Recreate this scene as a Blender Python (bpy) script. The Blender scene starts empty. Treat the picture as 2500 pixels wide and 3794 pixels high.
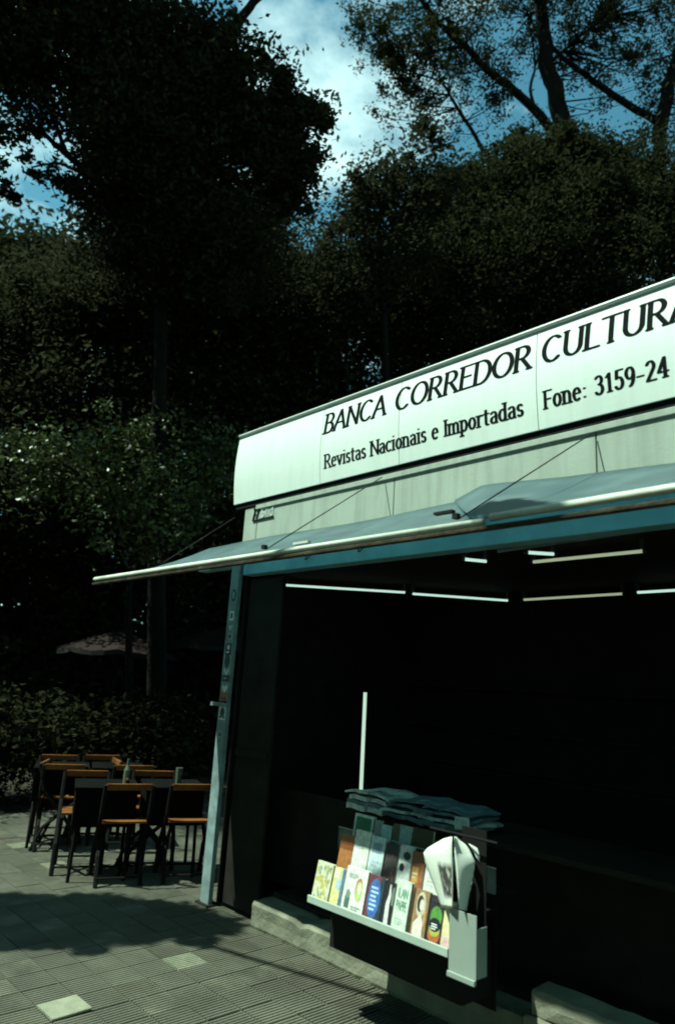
import bpy, bmesh, math, random
import numpy as np
from mathutils import Matrix, Vector

rng = np.random.default_rng(7)
random.seed(7)
SC = bpy.context.scene
COL = SC.collection

# ------------------------------------------------------------------ camera
# world frame: X along the newsstand front, Y into the newsstand, Z up, metres
CAM = np.array([4.7, -3.3, 1.6])
PW, PH, FPX = 2500.0, 3794.0, 2600.0
_pi, _ro, _az = [math.radians(a) for a in (13.93, 3.52, -42.52)]


def _axes():
    f = np.array([0, math.cos(_pi), math.sin(_pi)])
    u = np.array([0, -math.sin(_pi), math.cos(_pi)])
    r = np.array([1.0, 0, 0])
    c, s = math.cos(_ro), math.sin(_ro)
    r, u = c * r + s * u, -s * r + c * u
    m = np.array([[-math.sin(_az), -math.cos(_az), 0], [math.cos(_az), -math.sin(_az), 0], [0, 0, 1.0]])
    return m @ r, m @ u, m @ f


RI, UP, FW = _axes()


def ray(px, py):
    return (px - PW / 2) / FPX * RI - (py - PH / 2) / FPX * UP + FW


def on(px, py, ax, val):
    d = ray(px, py)
    return CAM + d * ((val - CAM[ax]) / d[ax])


def at(px, py, depth):
    return CAM + ray(px, py) * depth


def proj(p):
    w = np.asarray(p, float) - CAM
    z = w @ FW
    return PW / 2 + FPX * (w @ RI) / z, PH / 2 - FPX * (w @ UP) / z, z


cd = bpy.data.cameras.new('camera')
cd.sensor_fit = 'VERTICAL'
cd.sensor_height = 36.0
cd.lens = 36.0 * FPX / PH
cd.clip_start = 0.05
cd.clip_end = 2000
cam = bpy.data.objects.new('camera', cd)
COL.objects.link(cam)
cam.matrix_world = Matrix(((RI[0], UP[0], -FW[0], CAM[0]), (RI[1], UP[1], -FW[1], CAM[1]),
                           (RI[2], UP[2], -FW[2], CAM[2]), (0, 0, 0, 1)))
cd.dof.use_dof = True
cd.dof.focus_distance = 4.8
cd.dof.aperture_fstop = 1.7
SC.camera = cam

# ------------------------------------------------------------------ light
TO_SUN = Vector((-0.63, -1.0, 2.06)).normalized()
sd = bpy.data.lights.new('sun', 'SUN')
sd.energy = 4.6
sd.angle = math.radians(0.5)
sd.color = (0.80, 1.0, 0.84)
sun = bpy.data.objects.new('sun', sd)
COL.objects.link(sun)
sun.rotation_euler = (-TO_SUN).to_track_quat('-Z', 'Y').to_euler()
sun.location = (-6, -10, 20)

world = bpy.data.worlds.new('World')
SC.world = world
world.use_nodes = True
wn = world.node_tree
wn.nodes.clear()


def N(nt, t, **kw):
    n = nt.nodes.new(t)
    for k, v in kw.items():
        setattr(n, k, v)
    return n


out = N(wn, 'ShaderNodeOutputWorld')
bg = N(wn, 'ShaderNodeBackground')
sky = N(wn, 'ShaderNodeTexSky', sky_type='NISHITA', sun_disc=False)
sky.sun_elevation = math.asin(TO_SUN.z)
sky.sun_rotation = math.atan2(TO_SUN.x, TO_SUN.y)
sky.air_density = 1.0
sky.dust_density = 0.6
sky.ozone_density = 1.0
tc = N(wn, 'ShaderNodeTexCoord')
mp = N(wn, 'ShaderNodeMapping')
mp.inputs['Scale'].default_value = (1.0, 1.0, 1.9)
mp.inputs['Location'].default_value = (0.0, 0.2, 0.16)
no = N(wn, 'ShaderNodeTexNoise')
no.inputs['Scale'].default_value = 3.2
no.inputs['Detail'].default_value = 7
no.inputs['Roughness'].default_value = 0.58
cr = N(wn, 'ShaderNodeValToRGB')
cr.color_ramp.elements[0].position = 0.49
cr.color_ramp.elements[0].color = (0, 0, 0, 1)
cr.color_ramp.elements[1].position = 0.70
cr.color_ramp.elements[1].color = (1, 1, 1, 1)
mx = N(wn, 'ShaderNodeMix', data_type='RGBA')
mx.inputs['B'].default_value = (4.8, 7.0, 6.7, 1)
tint = N(wn, 'ShaderNodeMix', data_type='RGBA', blend_type='MULTIPLY')
tint.inputs['Factor'].default_value = 1.0
tint.inputs['B'].default_value = (0.40, 0.88, 0.70, 1)
wn.links.new(tc.outputs['Generated'], mp.inputs['Vector'])
wn.links.new(mp.outputs['Vector'], no.inputs['Vector'])
wn.links.new(no.outputs['Fac'], cr.inputs['Fac'])
wn.links.new(cr.outputs['Color'], mx.inputs['Factor'])
wn.links.new(sky.outputs['Color'], tint.inputs['A'])
wn.links.new(tint.outputs['Result'], mx.inputs['A'])
wn.links.new(mx.outputs['Result'], bg.inputs['Color'])
bg.inputs['Strength'].default_value = 0.105
wn.links.new(bg.outputs['Background'], out.inputs['Surface'])

SC.view_settings.view_transform = 'Standard'
SC.view_settings.look = 'None'
SC.view_settings.gamma = 1.0
SC.view_settings.exposure = 0.95
SC.view_settings.use_curve_mapping = False
SC.render.engine = 'CYCLES'
SC.cycles.max_bounces = 6
SC.cycles.transparent_max_bounces = 12
SC.cycles.use_denoising = True
SC.cycles.filter_width = 1.9

# ------------------------------------------------------------------ materials
MATS = {}


def mat(name, col, rough=0.6, spec=0.4, var=0.12, scale=6.0, bump=0.0, bscale=40.0, metal=0.0, col2=None,
        thr=(0.45, 0.6), emit=None, alpha=None, trans=0.0, through=None, world=False, streak=0.0):
    """principled with noise-varied colour and optional second colour in blotches (dirt, wear)"""
    if name in MATS:
        return MATS[name]
    m = bpy.data.materials.new(name)
    m.use_nodes = True
    nt = m.node_tree
    p = nt.nodes['Principled BSDF']
    p.inputs['Roughness'].default_value = rough
    p.inputs['Specular IOR Level'].default_value = spec
    p.inputs['Metallic'].default_value = metal
    t = N(nt, 'ShaderNodeTexCoord')
    if world:  # stains run on across neighbouring pieces
        gp = N(nt, 'ShaderNodeNewGeometry')
        t = type('src', (), {'outputs': {'Object': gp.outputs['Position']}})
    n1 = N(nt, 'ShaderNodeTexNoise')
    n1.inputs['Scale'].default_value = scale
    n1.inputs['Detail'].default_value = 6
    nt.links.new(t.outputs['Object'], n1.inputs['Vector'])
    r = N(nt, 'ShaderNodeValToRGB')
    a = [max(0, c * (1 - var)) for c in col]
    b = [min(1, c * (1 + var)) for c in col]
    r.color_ramp.elements[0].position = 0.3
    r.color_ramp.elements[0].color = (*a, 1)
    r.color_ramp.elements[1].position = 0.7
    r.color_ramp.elements[1].color = (*b, 1)
    nt.links.new(n1.outputs['Fac'], r.inputs['Fac'])
    c = r.outputs['Color']
    if col2 is not None:
        n2 = N(nt, 'ShaderNodeTexNoise')
        n2.inputs['Scale'].default_value = scale * 0.45
        n2.inputs['Detail'].default_value = 8
        n2.inputs['Roughness'].default_value = 0.65
        nt.links.new(t.outputs['Object'], n2.inputs['Vector'])
        r2 = N(nt, 'ShaderNodeValToRGB')
        r2.color_ramp.elements[0].position = thr[0]
        r2.color_ramp.elements[1].position = thr[1]
        nt.links.new(n2.outputs['Fac'], r2.inputs['Fac'])
        k = N(nt, 'ShaderNodeMix', data_type='RGBA')
        k.inputs['B'].default_value = (*col2, 1)
        nt.links.new(r2.outputs['Color'], k.inputs['Factor'])
        nt.links.new(c, k.inputs['A'])
        c = k.outputs['Result']
    if streak:  # faint rain streaks
        sm = N(nt, 'ShaderNodeMapping')
        sm.inputs['Scale'].default_value = (9.0, 9.0, 0.7)
        nt.links.new(t.outputs['Object'], sm.inputs['Vector'])
        sn = N(nt, 'ShaderNodeTexNoise')
        sn.inputs['Scale'].default_value = 2.0
        sn.inputs['Detail'].default_value = 7
        nt.links.new(sm.outputs['Vector'], sn.inputs['Vector'])
        sr = N(nt, 'ShaderNodeValToRGB')
        sr.color_ramp.elements[0].position = .35
        sr.color_ramp.elements[0].color = (1 - streak, 1 - streak, 1 - streak, 1)
        sr.color_ramp.elements[1].position = .55
        nt.links.new(sn.outputs['Fac'], sr.inputs['Fac'])
        sk = N(nt, 'ShaderNodeMix', data_type='RGBA', blend_type='MULTIPLY')
        sk.inputs['Factor'].default_value = 1.0
        nt.links.new(c, sk.inputs['A'])
        nt.links.new(sr.outputs['Color'], sk.inputs['B'])
        c = sk.outputs['Result']
    nt.links.new(c, p.inputs['Base Color'])
    if bump:
        nb = N(nt, 'ShaderNodeTexNoise')
        nb.inputs['Scale'].default_value = bscale
        nb.inputs['Detail'].default_value = 5
        nt.links.new(t.outputs['Object'], nb.inputs['Vector'])
        bp = N(nt, 'ShaderNodeBump')
        bp.inputs['Strength'].default_value = bump
        bp.inputs['Distance'].default_value = 0.02
        nt.links.new(nb.outputs['Fac'], bp.inputs['Height'])
        nt.links.new(bp.outputs['Normal'], p.inputs['Normal'])
    if emit:
        p.inputs['Emission Color'].default_value = (*emit[0], 1)
        p.inputs['Emission Strength'].default_value = emit[1]
    if alpha is not None:
        p.inputs['Alpha'].default_value = alpha
    if trans:
        p.inputs['Transmission Weight'].default_value = trans
    if through:  # translucent sheet: lets tinted light through
        tl = N(nt, 'ShaderNodeBsdfTranslucent')
        tl.inputs['Color'].default_value = (*through[0], 1)
        ms = N(nt, 'ShaderNodeMixShader')
        ms.inputs['Fac'].default_value = through[1]
        nt.links.new(p.outputs['BSDF'], ms.inputs[1])
        nt.links.new(tl.outputs['BSDF'], ms.inputs[2])
        nt.links.new(ms.outputs['Shader'], nt.nodes['Material Output'].inputs['Surface'])
    MATS[name] = m
    return m


def leaf_mat(name, c1, c2, gloss=0.45, tr=0.12, spec=0.3):
    m = bpy.data.materials.new(name)
    m.use_nodes = True
    nt = m.node_tree
    p = nt.nodes['Principled BSDF']
    p.inputs['Roughness'].default_value = gloss
    p.inputs['Specular IOR Level'].default_value = spec
    g = N(nt, 'ShaderNodeNewGeometry')
    r = N(nt, 'ShaderNodeValToRGB')
    r.color_ramp.elements[0].color = (*c1, 1)
    r.color_ramp.elements[1].color = (*c2, 1)
    nt.links.new(g.outputs['Random Per Island'], r.inputs['Fac'])
    nt.links.new(r.outputs['Color'], p.inputs['Base Color'])
    if tr:
        tl = N(nt, 'ShaderNodeBsdfTranslucent')
        nt.links.new(r.outputs['Color'], tl.inputs['Color'])
        ms = N(nt, 'ShaderNodeMixShader')
        ms.inputs['Fac'].default_value = tr
        o = nt.nodes['Material Output']
        nt.links.new(p.outputs['BSDF'], ms.inputs[1])
        nt.links.new(tl.outputs['BSDF'], ms.inputs[2])
        nt.links.new(ms.outputs['Shader'], o.inputs['Surface'])
    return m


# ------------------------------------------------------------------ mesh helpers
class MB:
    def __init__(s):
        s.v = []
        s.f = []

    def add(s, verts, faces):
        o = len(s.v)
        s.v += [tuple(map(float, v)) for v in verts]
        s.f += [tuple(i + o for i in f) for f in faces]
        return s

    def box(s, a, b):
        x0, y0, z0 = a
        x1, y1, z1 = b
        return s.add([(x0, y0, z0), (x1, y0, z0), (x1, y1, z0), (x0, y1, z0),
                      (x0, y0, z1), (x1, y0, z1), (x1, y1, z1), (x0, y1, z1)],
                     [(0, 3, 2, 1), (4, 5, 6, 7), (0, 1, 5, 4), (1, 2, 6, 5), (2, 3, 7, 6), (3, 0, 4, 7)])

    def tube(s, pts, radii, n=8, cap=True):
        pts = [np.asarray(p, float) for p in pts]
        if not hasattr(radii, '__len__'):
            radii = [radii] * len(pts)
        vs, fs = [], []
        ref = None
        for i, p in enumerate(pts):
            d = pts[min(i + 1, len(pts) - 1)] - pts[max(i - 1, 0)]
            d = d / (np.linalg.norm(d) + 1e-9)
            if ref is None:
                ref = np.array([1.0, 0, 0]) if abs(d[2]) > 0.9 else np.array([0, 0, 1.0])
            a = np.cross(d, ref)
            a /= np.linalg.norm(a) + 1e-9
            b = np.cross(a, d)
            ref = b
            for k in range(n):
                t = 2 * math.pi * k / n
                vs.append(p + radii[i] * (math.cos(t) * a + math.sin(t) * b))
        for i in range(len(pts) - 1):
            for k in range(n):
                fs.append((i * n + k, i * n + (k + 1) % n, (i + 1) * n + (k + 1) % n, (i + 1) * n + k))
        if cap:
            fs.append(tuple(range(n))[::-1])
            fs.append(tuple((len(pts) - 1) * n + k for k in range(n)))
        return s.add(vs, fs)

    def grid(s, P, thick=0.0, nrm=None):
        """P: rows x cols x 3; optional thickness along nrm -> closed slab"""
        P = np.asarray(P, float)
        R_, C_ = P.shape[:2]
        idx = lambda r, c: r * C_ + c
        F_ = [(idx(r, c), idx(r, c + 1), idx(r + 1, c + 1), idx(r + 1, c)) for r in range(R_ - 1) for c in range(C_ - 1)]
        V = list(P.reshape(-1, 3))
        if thick:
            Q = (P + np.asarray(nrm, float) * thick).reshape(-1, 3)
            o = len(V)
            V += list(Q)
            F_ += [tuple(i + o for i in f[::-1]) for f in F_]
            ed = [idx(0, c) for c in range(C_)] + [idx(r, C_ - 1) for r in range(1, R_)] + \
                 [idx(R_ - 1, c) for c in range(C_ - 2, -1, -1)] + [idx(r, 0) for r in range(R_ - 2, 0, -1)]
            for i in range(len(ed)):
                a, b = ed[i], ed[(i + 1) % len(ed)]
                F_.append((a, a + o, b + o, b))
        return s.add(V, F_)

    def build(s, name, material=None, parent=None, smooth=False, bevel=0.0, fix=False):
        me = bpy.data.meshes.new(name)
        me.from_pydata(s.v, [], s.f)
        me.update()
        if fix:
            bm = bmesh.new()
            bm.from_mesh(me)
            bmesh.ops.recalc_face_normals(bm, faces=bm.faces)
            bm.to_mesh(me)
            bm.free()
        return link(name, me, material, parent, smooth, bevel)


def link(name, me, material=None, parent=None, smooth=False, bevel=0.0):
    o = bpy.data.objects.new(name, me)
    COL.objects.link(o)
    if material is not None and len(me.materials) == 0:
        me.materials.append(material)
    if smooth:
        me.polygons.foreach_set('use_smooth', [True] * len(me.polygons))
    if bevel:
        b = o.modifiers.new('bevel', 'BEVEL')
        b.width = bevel
        b.segments = 2
        b.limit_method = 'ANGLE'
    if parent is not None:
        o.parent = parent
        # parents here are Empties with a location/rotation: geometry is given in the parent's frame
    return o


def tag(o, label=None, cat=None, group=None, kind=None):
    if label:
        o['label'] = label
    if cat:
        o['category'] = cat
    if group:
        o['group'] = group
    if kind:
        o['kind'] = kind
    return o


def thing(name, label, cat, loc=(0, 0, 0), rz=0.0, group=None):
    o = bpy.data.objects.new(name, None)
    o.empty_display_size = 0.2
    COL.objects.link(o)
    o.location = loc
    o.rotation_euler = (0, 0, rz)
    return tag(o, label, cat, group)


def boxo(name, a, b, m, parent=None, bevel=0.0):
    return MB().box(a, b).build(name, m, parent, bevel=bevel)


# ------------------------------------------------------------------ ground and pavement
M_soil = mat('soil', (0.03, 0.024, 0.017), 0.95, 0.1, 0.4, 3.0, 0.6, 30)
M_joint = mat('joint_sand', (0.035, 0.032, 0.026), 0.95, 0.1, 0.3, 9.0, 0.4, 80)
M_tile = mat('cement_tile', (0.132, 0.125, 0.096), 0.9, 0.1, 0.22, 2.3, 0.2, 160, col2=(0.085, 0.076, 0.058), thr=(0.48, 0.72), world=True)
M_tile2 = mat('cement_tile_worn', (0.146, 0.138, 0.106), 0.9, 0.1, 0.3, 5.0, 0.25, 160, col2=(0.10, 0.09, 0.068), thr=(0.48, 0.72), world=True)
M_tile3 = mat('cement_tile_dark', (0.116, 0.110, 0.084), 0.9, 0.1, 0.3, 4.0, 0.25, 160, col2=(0.08, 0.07, 0.054), thr=(0.48, 0.72), world=True)
M_tilep = mat('cement_tile_pale', (0.23, 0.23, 0.165), 0.85, 0.2, 0.2, 14.0, 0.3, 120, col2=(0.19, 0.195, 0.14), thr=(0.55, 0.75))

g = MB().add([(-400, -400, -0.02), (400, -400, -0.02), (400, 400, -0.02), (-400, 400, -0.02)], [(0, 1, 2, 3)]).build('ground', M_soil)
tag(g, kind='structure')
pave = MB().add([(-4.0, -9, -0.014), (9, -9, -0.014), (9, 6, -0.014), (-4.0, 6, -0.014)], [(0, 1, 2, 3)]).build('pavement', M_joint)
tag(pave, kind='structure')

T = 0.2


def tile_mesh(name, w, l, grooves, m):
    """one cement tile, top at z=0, ridges along Y"""
    b = MB()
    h = 0.012
    x = -w / 2
    if grooves:
        n = 8
        p = w / n
        prof = []
        for i in range(n):
            a = x + i * p
            prof += [(a + 0.08 * p, -0.008), (a + 0.22 * p, 0), (a + 0.68 * p, 0), (a + 0.82 * p, -0.008)]
        prof = [(x, -0.004)] + prof + [(x + w, -0.004)]
    else:
        prof = [(x, -0.003), (x + 0.006, 0), (x + w - 0.006, 0), (x + w, -0.003)]
    V = [(q[0], -l / 2, q[1]) for q in prof] + [(q[0], l / 2, q[1]) for q in prof]
    k = len(prof)
    Fc = [(i, i + 1, k + i + 1, k + i) for i in range(k - 1)]
    o = len(V)
    V += [(x, -l / 2, -h), (x + w, -l / 2, -h), (x + w, l / 2, -h), (x, l / 2, -h)]
    Fc += [tuple([o, o + 1] + list(range(k - 1, -1, -1))), tuple([o + 2, o + 3] + list(range(k, 2 * k))),
           (o, 0, k, o + 3), (k - 1, o + 1, o + 2, 2 * k - 1)]
    b.add(V, Fc)
    me = bpy.data.meshes.new(name)
    me.from_pydata(b.v, [], b.f)
    me.materials.append(m)
    return me


TM = [tile_mesh('tile_a', 0.194, 0.194, True, M_tile), tile_mesh('tile_b', 0.194, 0.194, True, M_tile2),
      tile_mesh('tile_c', 0.194, 0.194, True, M_tile3), tile_mesh('tile_p', 0.194, 0.194, True, M_tilep),
      tile_mesh('tile_q', 0.194, 0.194, False, M_tilep)]
pale = {}
for (px, py, kk) in ((714, 3554, 3), (328, 3742, 4), (205, 3197, 3), (50, 3136, 3), (650, 3700, 1)):
    q = on(px, py, 2, 0)
    pale[(math.floor((q[0] - 0.114) / T), math.floor((q[1] + 0.02) / T))] = kk
cells = []
for i in range(-21, 20):
    for j in range(-16, 10):
        cx, cy = 0.114 + (i + 0.5) * T, -0.02 + (j + 0.5) * T
        if cy > -0.05 and cx > 0.5 and cy < 2.4 and cx < 4.7:
            continue
        if cx < -3.9:
            continue
        x, y, z = proj((cx, cy, 0))
        if z > 0.3 and -170 < x < 2650 and 2300 < y < 3950:
            cells.append((1 / z, i, j, cx, cy))
        elif z < 9 and -2 < cx < 6 and -3.2 < cy < 3:
            cells.append((0, i, j, cx, cy))
cells.sort(reverse=True)
rest = MB()
cnt = 0
for w_, i, j, cx, cy in cells:
    rr = random.random()
    k = pale.get((i, j), 0 if rr < 0.6 else (1 if rr < 0.8 else 2))
    dz = random.uniform(-0.0015, 0.001)
    tx, ty = random.gauss(0, 0.0035), random.gauss(0, 0.0035)
    if k == 4:
        dz, tx, ty = 0.012, 0.03, -0.02
    if cnt < 300 and w_ > 0:
        o = bpy.data.objects.new('paving_tile', TM[k])
        COL.objects.link(o)
        o.parent = pave
        o.location = (cx + random.gauss(0, 0.0012), cy + random.gauss(0, 0.0012), dz)
        o.rotation_euler = (tx, ty, random.gauss(0, 0.006))
        cnt += 1
    else:
        rest.add([(v.co.x + cx, v.co.y + cy, v.co.z + dz) for v in TM[0].vertices], [tuple(p.vertices) for p in TM[0].polygons])
if rest.v:
    tag(rest.build('paving_tile_field', M_tile, pave), kind='stuff')

# ------------------------------------------------------------------ plinth
M_conc = mat('concrete', (0.19, 0.185, 0.135), 0.9, 0.2, 0.25, 7.0, 0.3, 45, col2=(0.12, 0.115, 0.085), thr=(0.5, 0.68))
rows = []
xs = np.linspace(0.56, 4.75, 60)
prof = [(-0.048, -0.02), (-0.06, 0.02), (-0.056, 0.08), (-0.06, 0.14), (-0.045, 0.162), (0.14, 0.17), (0.55, 0.172), (1.2, 0.172), (2.3, 0.172)]
for x in xs:
    rows.append([(x, y + 0.003 * math.sin(x * 9.1) * math.sin(3 * x) + rng.normal(0, 0.0014), z + rng.normal(0, 0.0012) - (0.02 if 1.02 < x < 1.06 and z > .1 else 0)) for y, z in prof])
pb = MB().grid(rows)
k = len(prof)
pb.add(rows[0] + [(0.56, 2.3, -0.02)], [tuple(range(k + 1))])
pl = pb.build('concrete_plinth', M_conc, fix=True)
tag(pl, 'low rough concrete plinth under the front of the newsstand', 'plinth')

lg = thing('concrete_ledge', 'stepped concrete ledge with two courses beside the newspaper rack', 'ledge', (2.68, -.1, 0))
for (y0_, z0_, z1_, dx_) in ((-.012, -.01, .205, 0), (.0, .218, .31, .035)):
    xs_ = np.linspace(dx_, 2.0, 30)
    rw = []
    for x_ in xs_:
        rw.append([(x_, y_ + rng.normal(0, .002), z_ + rng.normal(0, .002)) for y_, z_ in ((y0_, z0_), (y0_ - .003, z0_ * .5 + z1_ * .5), (y0_, z1_ - .012), (y0_ + .012, z1_), (.15, z1_ + .002))])
    q_ = MB().grid(rw)
    q_.add(rw[0] + [(dx_, .15, z0_)], [(0, 1, 2, 3, 4, 5)])
    q_.build('course', M_conc, lg, fix=True)
MB().box((.02, .012, .19), (2.0, .15, .225)).build('mortar_joint', M_joint, lg)

# ------------------------------------------------------------------ newsstand
M_white = mat('white_enamel', (0.76, 0.84, 0.77), 0.5, 0.3, 0.025, 2.0, col2=(0.66, 0.74, 0.67), thr=(0.58, 0.85), streak=.05)
M_fascia = mat('grey_green_enamel', (0.36, 0.41, 0.345), 0.6, 0.3, 0.06, 3.0, 0.05, 60, col2=(0.30, 0.345, 0.29), thr=(0.5, 0.75), streak=.16)
M_steel = mat('blue_grey_paint', (0.20, 0.265, 0.265), 0.6, 0.3, 0.3, 9.0, 0.1, 60, col2=(0.10, 0.13, 0.13), thr=(0.5, 0.68))
M_beam = mat('blue_paint', (0.20, 0.42, 0.48), 0.6, 0.3, 0.2, 4.0, 0.05, 60, col2=(0.11, 0.26, 0.36), thr=(0.5, 0.7))
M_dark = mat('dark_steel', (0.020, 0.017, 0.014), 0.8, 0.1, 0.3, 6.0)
M_black = mat('black_trim', (0.006, 0.006, 0.006), 0.8, 0.2, 0.3, 6.0)
M_ink = mat('black_vinyl', (0.006, 0.006, 0.008), 0.8, 0.05, 0.2, 20.0)
M_alu = mat('aluminium_trim', (0.50, 0.55, 0.50), 0.4, 0.4, 0.1, 8.0)

ns = thing('newsstand', 'newsstand with curved white sign, grey fascia and raised awning', 'newsstand')
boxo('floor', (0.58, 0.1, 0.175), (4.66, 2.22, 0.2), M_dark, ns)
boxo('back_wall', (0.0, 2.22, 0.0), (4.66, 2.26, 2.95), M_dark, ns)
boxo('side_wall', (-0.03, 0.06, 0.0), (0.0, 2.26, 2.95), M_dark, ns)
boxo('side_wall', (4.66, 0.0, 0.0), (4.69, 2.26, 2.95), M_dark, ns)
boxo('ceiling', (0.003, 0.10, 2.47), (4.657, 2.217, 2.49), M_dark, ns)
boxo('roof', (-0.02, 0.06, 2.955), (4.68, 2.25, 3.0), M_alu, ns)
boxo('lower_panel', (0.10, 0.30, 0.19), (4.60, 0.33, 0.84), M_dark, ns)
boxo('counter', (1.25, 0.02, 0.84), (4.60, 0.62, 0.87), M_dark, ns, 0.004)
# open side door leaf, dark, standing between post and plinth
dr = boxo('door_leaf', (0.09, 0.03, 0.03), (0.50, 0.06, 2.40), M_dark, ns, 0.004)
boxo('door_rail', (0.10, 0.012, 1.05), (0.49, 0.03, 1.10), M_dark, dr)

# corner posts
for x in (0.0, 4.62):
    p = MB().box((x - 0.075, -0.055, 0.0), (x + 0.035, -0.015, 2.62)).build('post', M_steel, ns, bevel=0.006)
    MB().box((x - 0.10, -0.08, -0.005), (x + 0.06, 0.03, 0.012)).build('base_plate', M_dark, p)
    if x > 1:
        continue
    post = p
# stickers on the post (flat print, each with its own size)
M_stk = [mat('sticker_dark', (0.03, 0.04, 0.05), 0.5), mat('sticker_white', (0.62, 0.66, 0.60), 0.5), mat('sticker_teal', (0.18, 0.30, 0.31), 0.5),
         mat('sticker_red', (0.30, 0.10, 0.07), 0.5), mat('sticker_grey', (0.26, 0.30, 0.30), 0.5)]


def plate(b, x0, x1, z0, z1, y, t=0.0012):
    b.box((x0, y - t, z0), (x1, y, z1))


def disc(b, cx, cz, rx, rz, y, n=14, t=0.0012):
    V = [(cx + rx * math.cos(2 * math.pi * i / n), y - t, cz + rz * math.sin(2 * math.pi * i / n)) for i in range(n)]
    V += [(v[0], y, v[2]) for v in V]
    b.add(V, [tuple(range(n))] + [(i, n + i, n + (i + 1) % n, (i + 1) % n) for i in range(n)])


stk = []
for (py, h, w, kind) in ((2203, .10, .07, 'oval_dark'), (2280, .075, .055, 'frame'), (2325, .05, .05, 'tick'), (2357, .05, .06, 'grey'), (2405, .09, .08, 'dark_frame'),
                         (2450, .13, .10, 'oval_frame'), (2490, .06, .09, 'tick'), (2515, .05, .1, 'dark'), (2555, .07, .08, 'heart'), (2590, .09, .115, 'red'),
                         (2635, .14, .09, 'figure'), (2725, .05, .05, 'grey')):
    q = on(905 - (py - 2110) * .106, py, 1, -0.055)
    z, x = q[2], -0.02 + q[0] * 0.1
    y = -0.0555
    base, ink = MB(), MB()
    mb_, mi_ = M_stk[1], M_stk[0]
    plate(base, x - w / 2, x + w / 2, z - h / 2, z + h / 2, y)
    y2 = y - 0.0014
    if kind == 'oval_dark':
        base = MB(); disc(base, x, z, w / 2, h / 2, y); mb_ = M_stk[0]
        disc(ink, x, z, w / 4, h / 3.2, y2); mi_ = M_stk[2]
    elif kind == 'frame':
        plate(ink, x - w * .22, x + w * .22, z - h * .28, z + h * .28, y2)
    elif kind == 'tick':
        base.v, base.f = [], []
        base.add([(x - w * .5, y - .001, z + h * .4), (x - w * .2, y - .001, z + h * .4), (x, y - .001, z - h * .1), (x + w * .3, y - .001, z + h * .5), (x + w * .5, y - .001, z + h * .4), (x, y - .001, z - h * .5)], [(0, 5, 4, 3, 2, 1)])
        ink = None
    elif kind == 'grey':
        mb_ = M_stk[4]
        disc(ink, x, z, w * .3, h * .3, y2)
    elif kind == 'dark_frame':
        mb_ = M_stk[0]
        disc(ink, x, z + h * .15, w * .22, h * .22, y2); plate(ink, x - w * .3, x + w * .2, z - h * .35, z - h * .2, y2); mi_ = M_stk[1]
    elif kind == 'oval_frame':
        mb_ = M_stk[4]
        disc(ink, x, z, w * .36, h * .42, y2)
    elif kind == 'dark':
        mb_ = M_stk[0]
        plate(ink, x - w * .3, x + w * .1, z - h * .1, z + h * .15, y2); mi_ = M_stk[4]
    elif kind == 'heart':
        base.v, base.f = [], []
        base.add([(x, y - .001, z - h * .5), (x + w * .5, y - .001, z + h * .2), (x + w * .25, y - .001, z + h * .5), (x, y - .001, z + h * .25), (x - w * .25, y - .001, z + h * .5), (x - w * .5, y - .001, z + h * .2)], [(0, 1, 2, 3, 4, 5)])
        ink = None
    elif kind == 'red':
        mb_ = M_stk[3]
        plate(ink, x - w * .3, x + w * .3, z - h * .1, z + h * .1, y2); mi_ = M_stk[0]
    elif kind == 'figure':
        disc(ink, x, z + h * .28, w * .2, h * .12, y2); disc(ink, x, z - h * .1, w * .34, h * .26, y2); plate(ink, x - w * .4, x - w * .12, z - h * .42, z - h * .3, y2); plate(ink, x + w * .12, x + w * .4, z - h * .42, z - h * .3, y2)
    s_ = base.build('sticker', mb_, post)
    if ink is not None and ink.v:
        ink.build('sticker_print', mi_, s_) if False else ink.build('sticker_print', mi_, post)
# small clamp across the post
q = on(842, 2612, 1, -0.06)
MB().box((-0.16, -0.075, q[2] - 0.014), (0.05, -0.056, q[2] + 0.014)).build('clamp_bar', M_steel, post)

# lintel beam, fascia panels, trim
boxo('lintel_beam', (0.08, -0.05, 2.42), (4.54, 0.06, 2.60), M_beam, ns, 0.005)
boxo('lintel_beam', (-0.60, -0.045, 2.50), (-0.08, 0.04, 2.585), M_beam, ns, 0.004)
fx = [0.0, 0.18, 1.67, 3.07, 4.66]
for i in range(4):
    w = boxo('fascia_panel', (fx[i] + 0.003, -0.03, 2.60), (fx[i + 1] - 0.003, 0.055, 2.985), M_fascia, ns, 0.004)
boxo('fascia_backing', (0.0, 0.056, 2.60), (4.66, 0.08, 2.95), M_black, ns)
boxo('fascia_trim', (0.16, -0.042, 2.955), (4.66, -0.0305, 2.992), M_fascia, ns, 0.003)

# sign: convex board of panels
SZ0, SZ1 = 3.035, 3.64
SX = [-0.14, 0.955, 1.73, 2.755, 4.72]


def sy(z):
    t = (z - SZ0) / (SZ1 - SZ0)
    return -0.055 - 0.022 * math.sin(math.pi * min(max(t, 0), 1))


def on_sign(px, py):
    p = on(px, py, 1, -0.15)
    for _ in range(8):
        p = on(px, py, 1, sy(p[2]))
    return p


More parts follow.
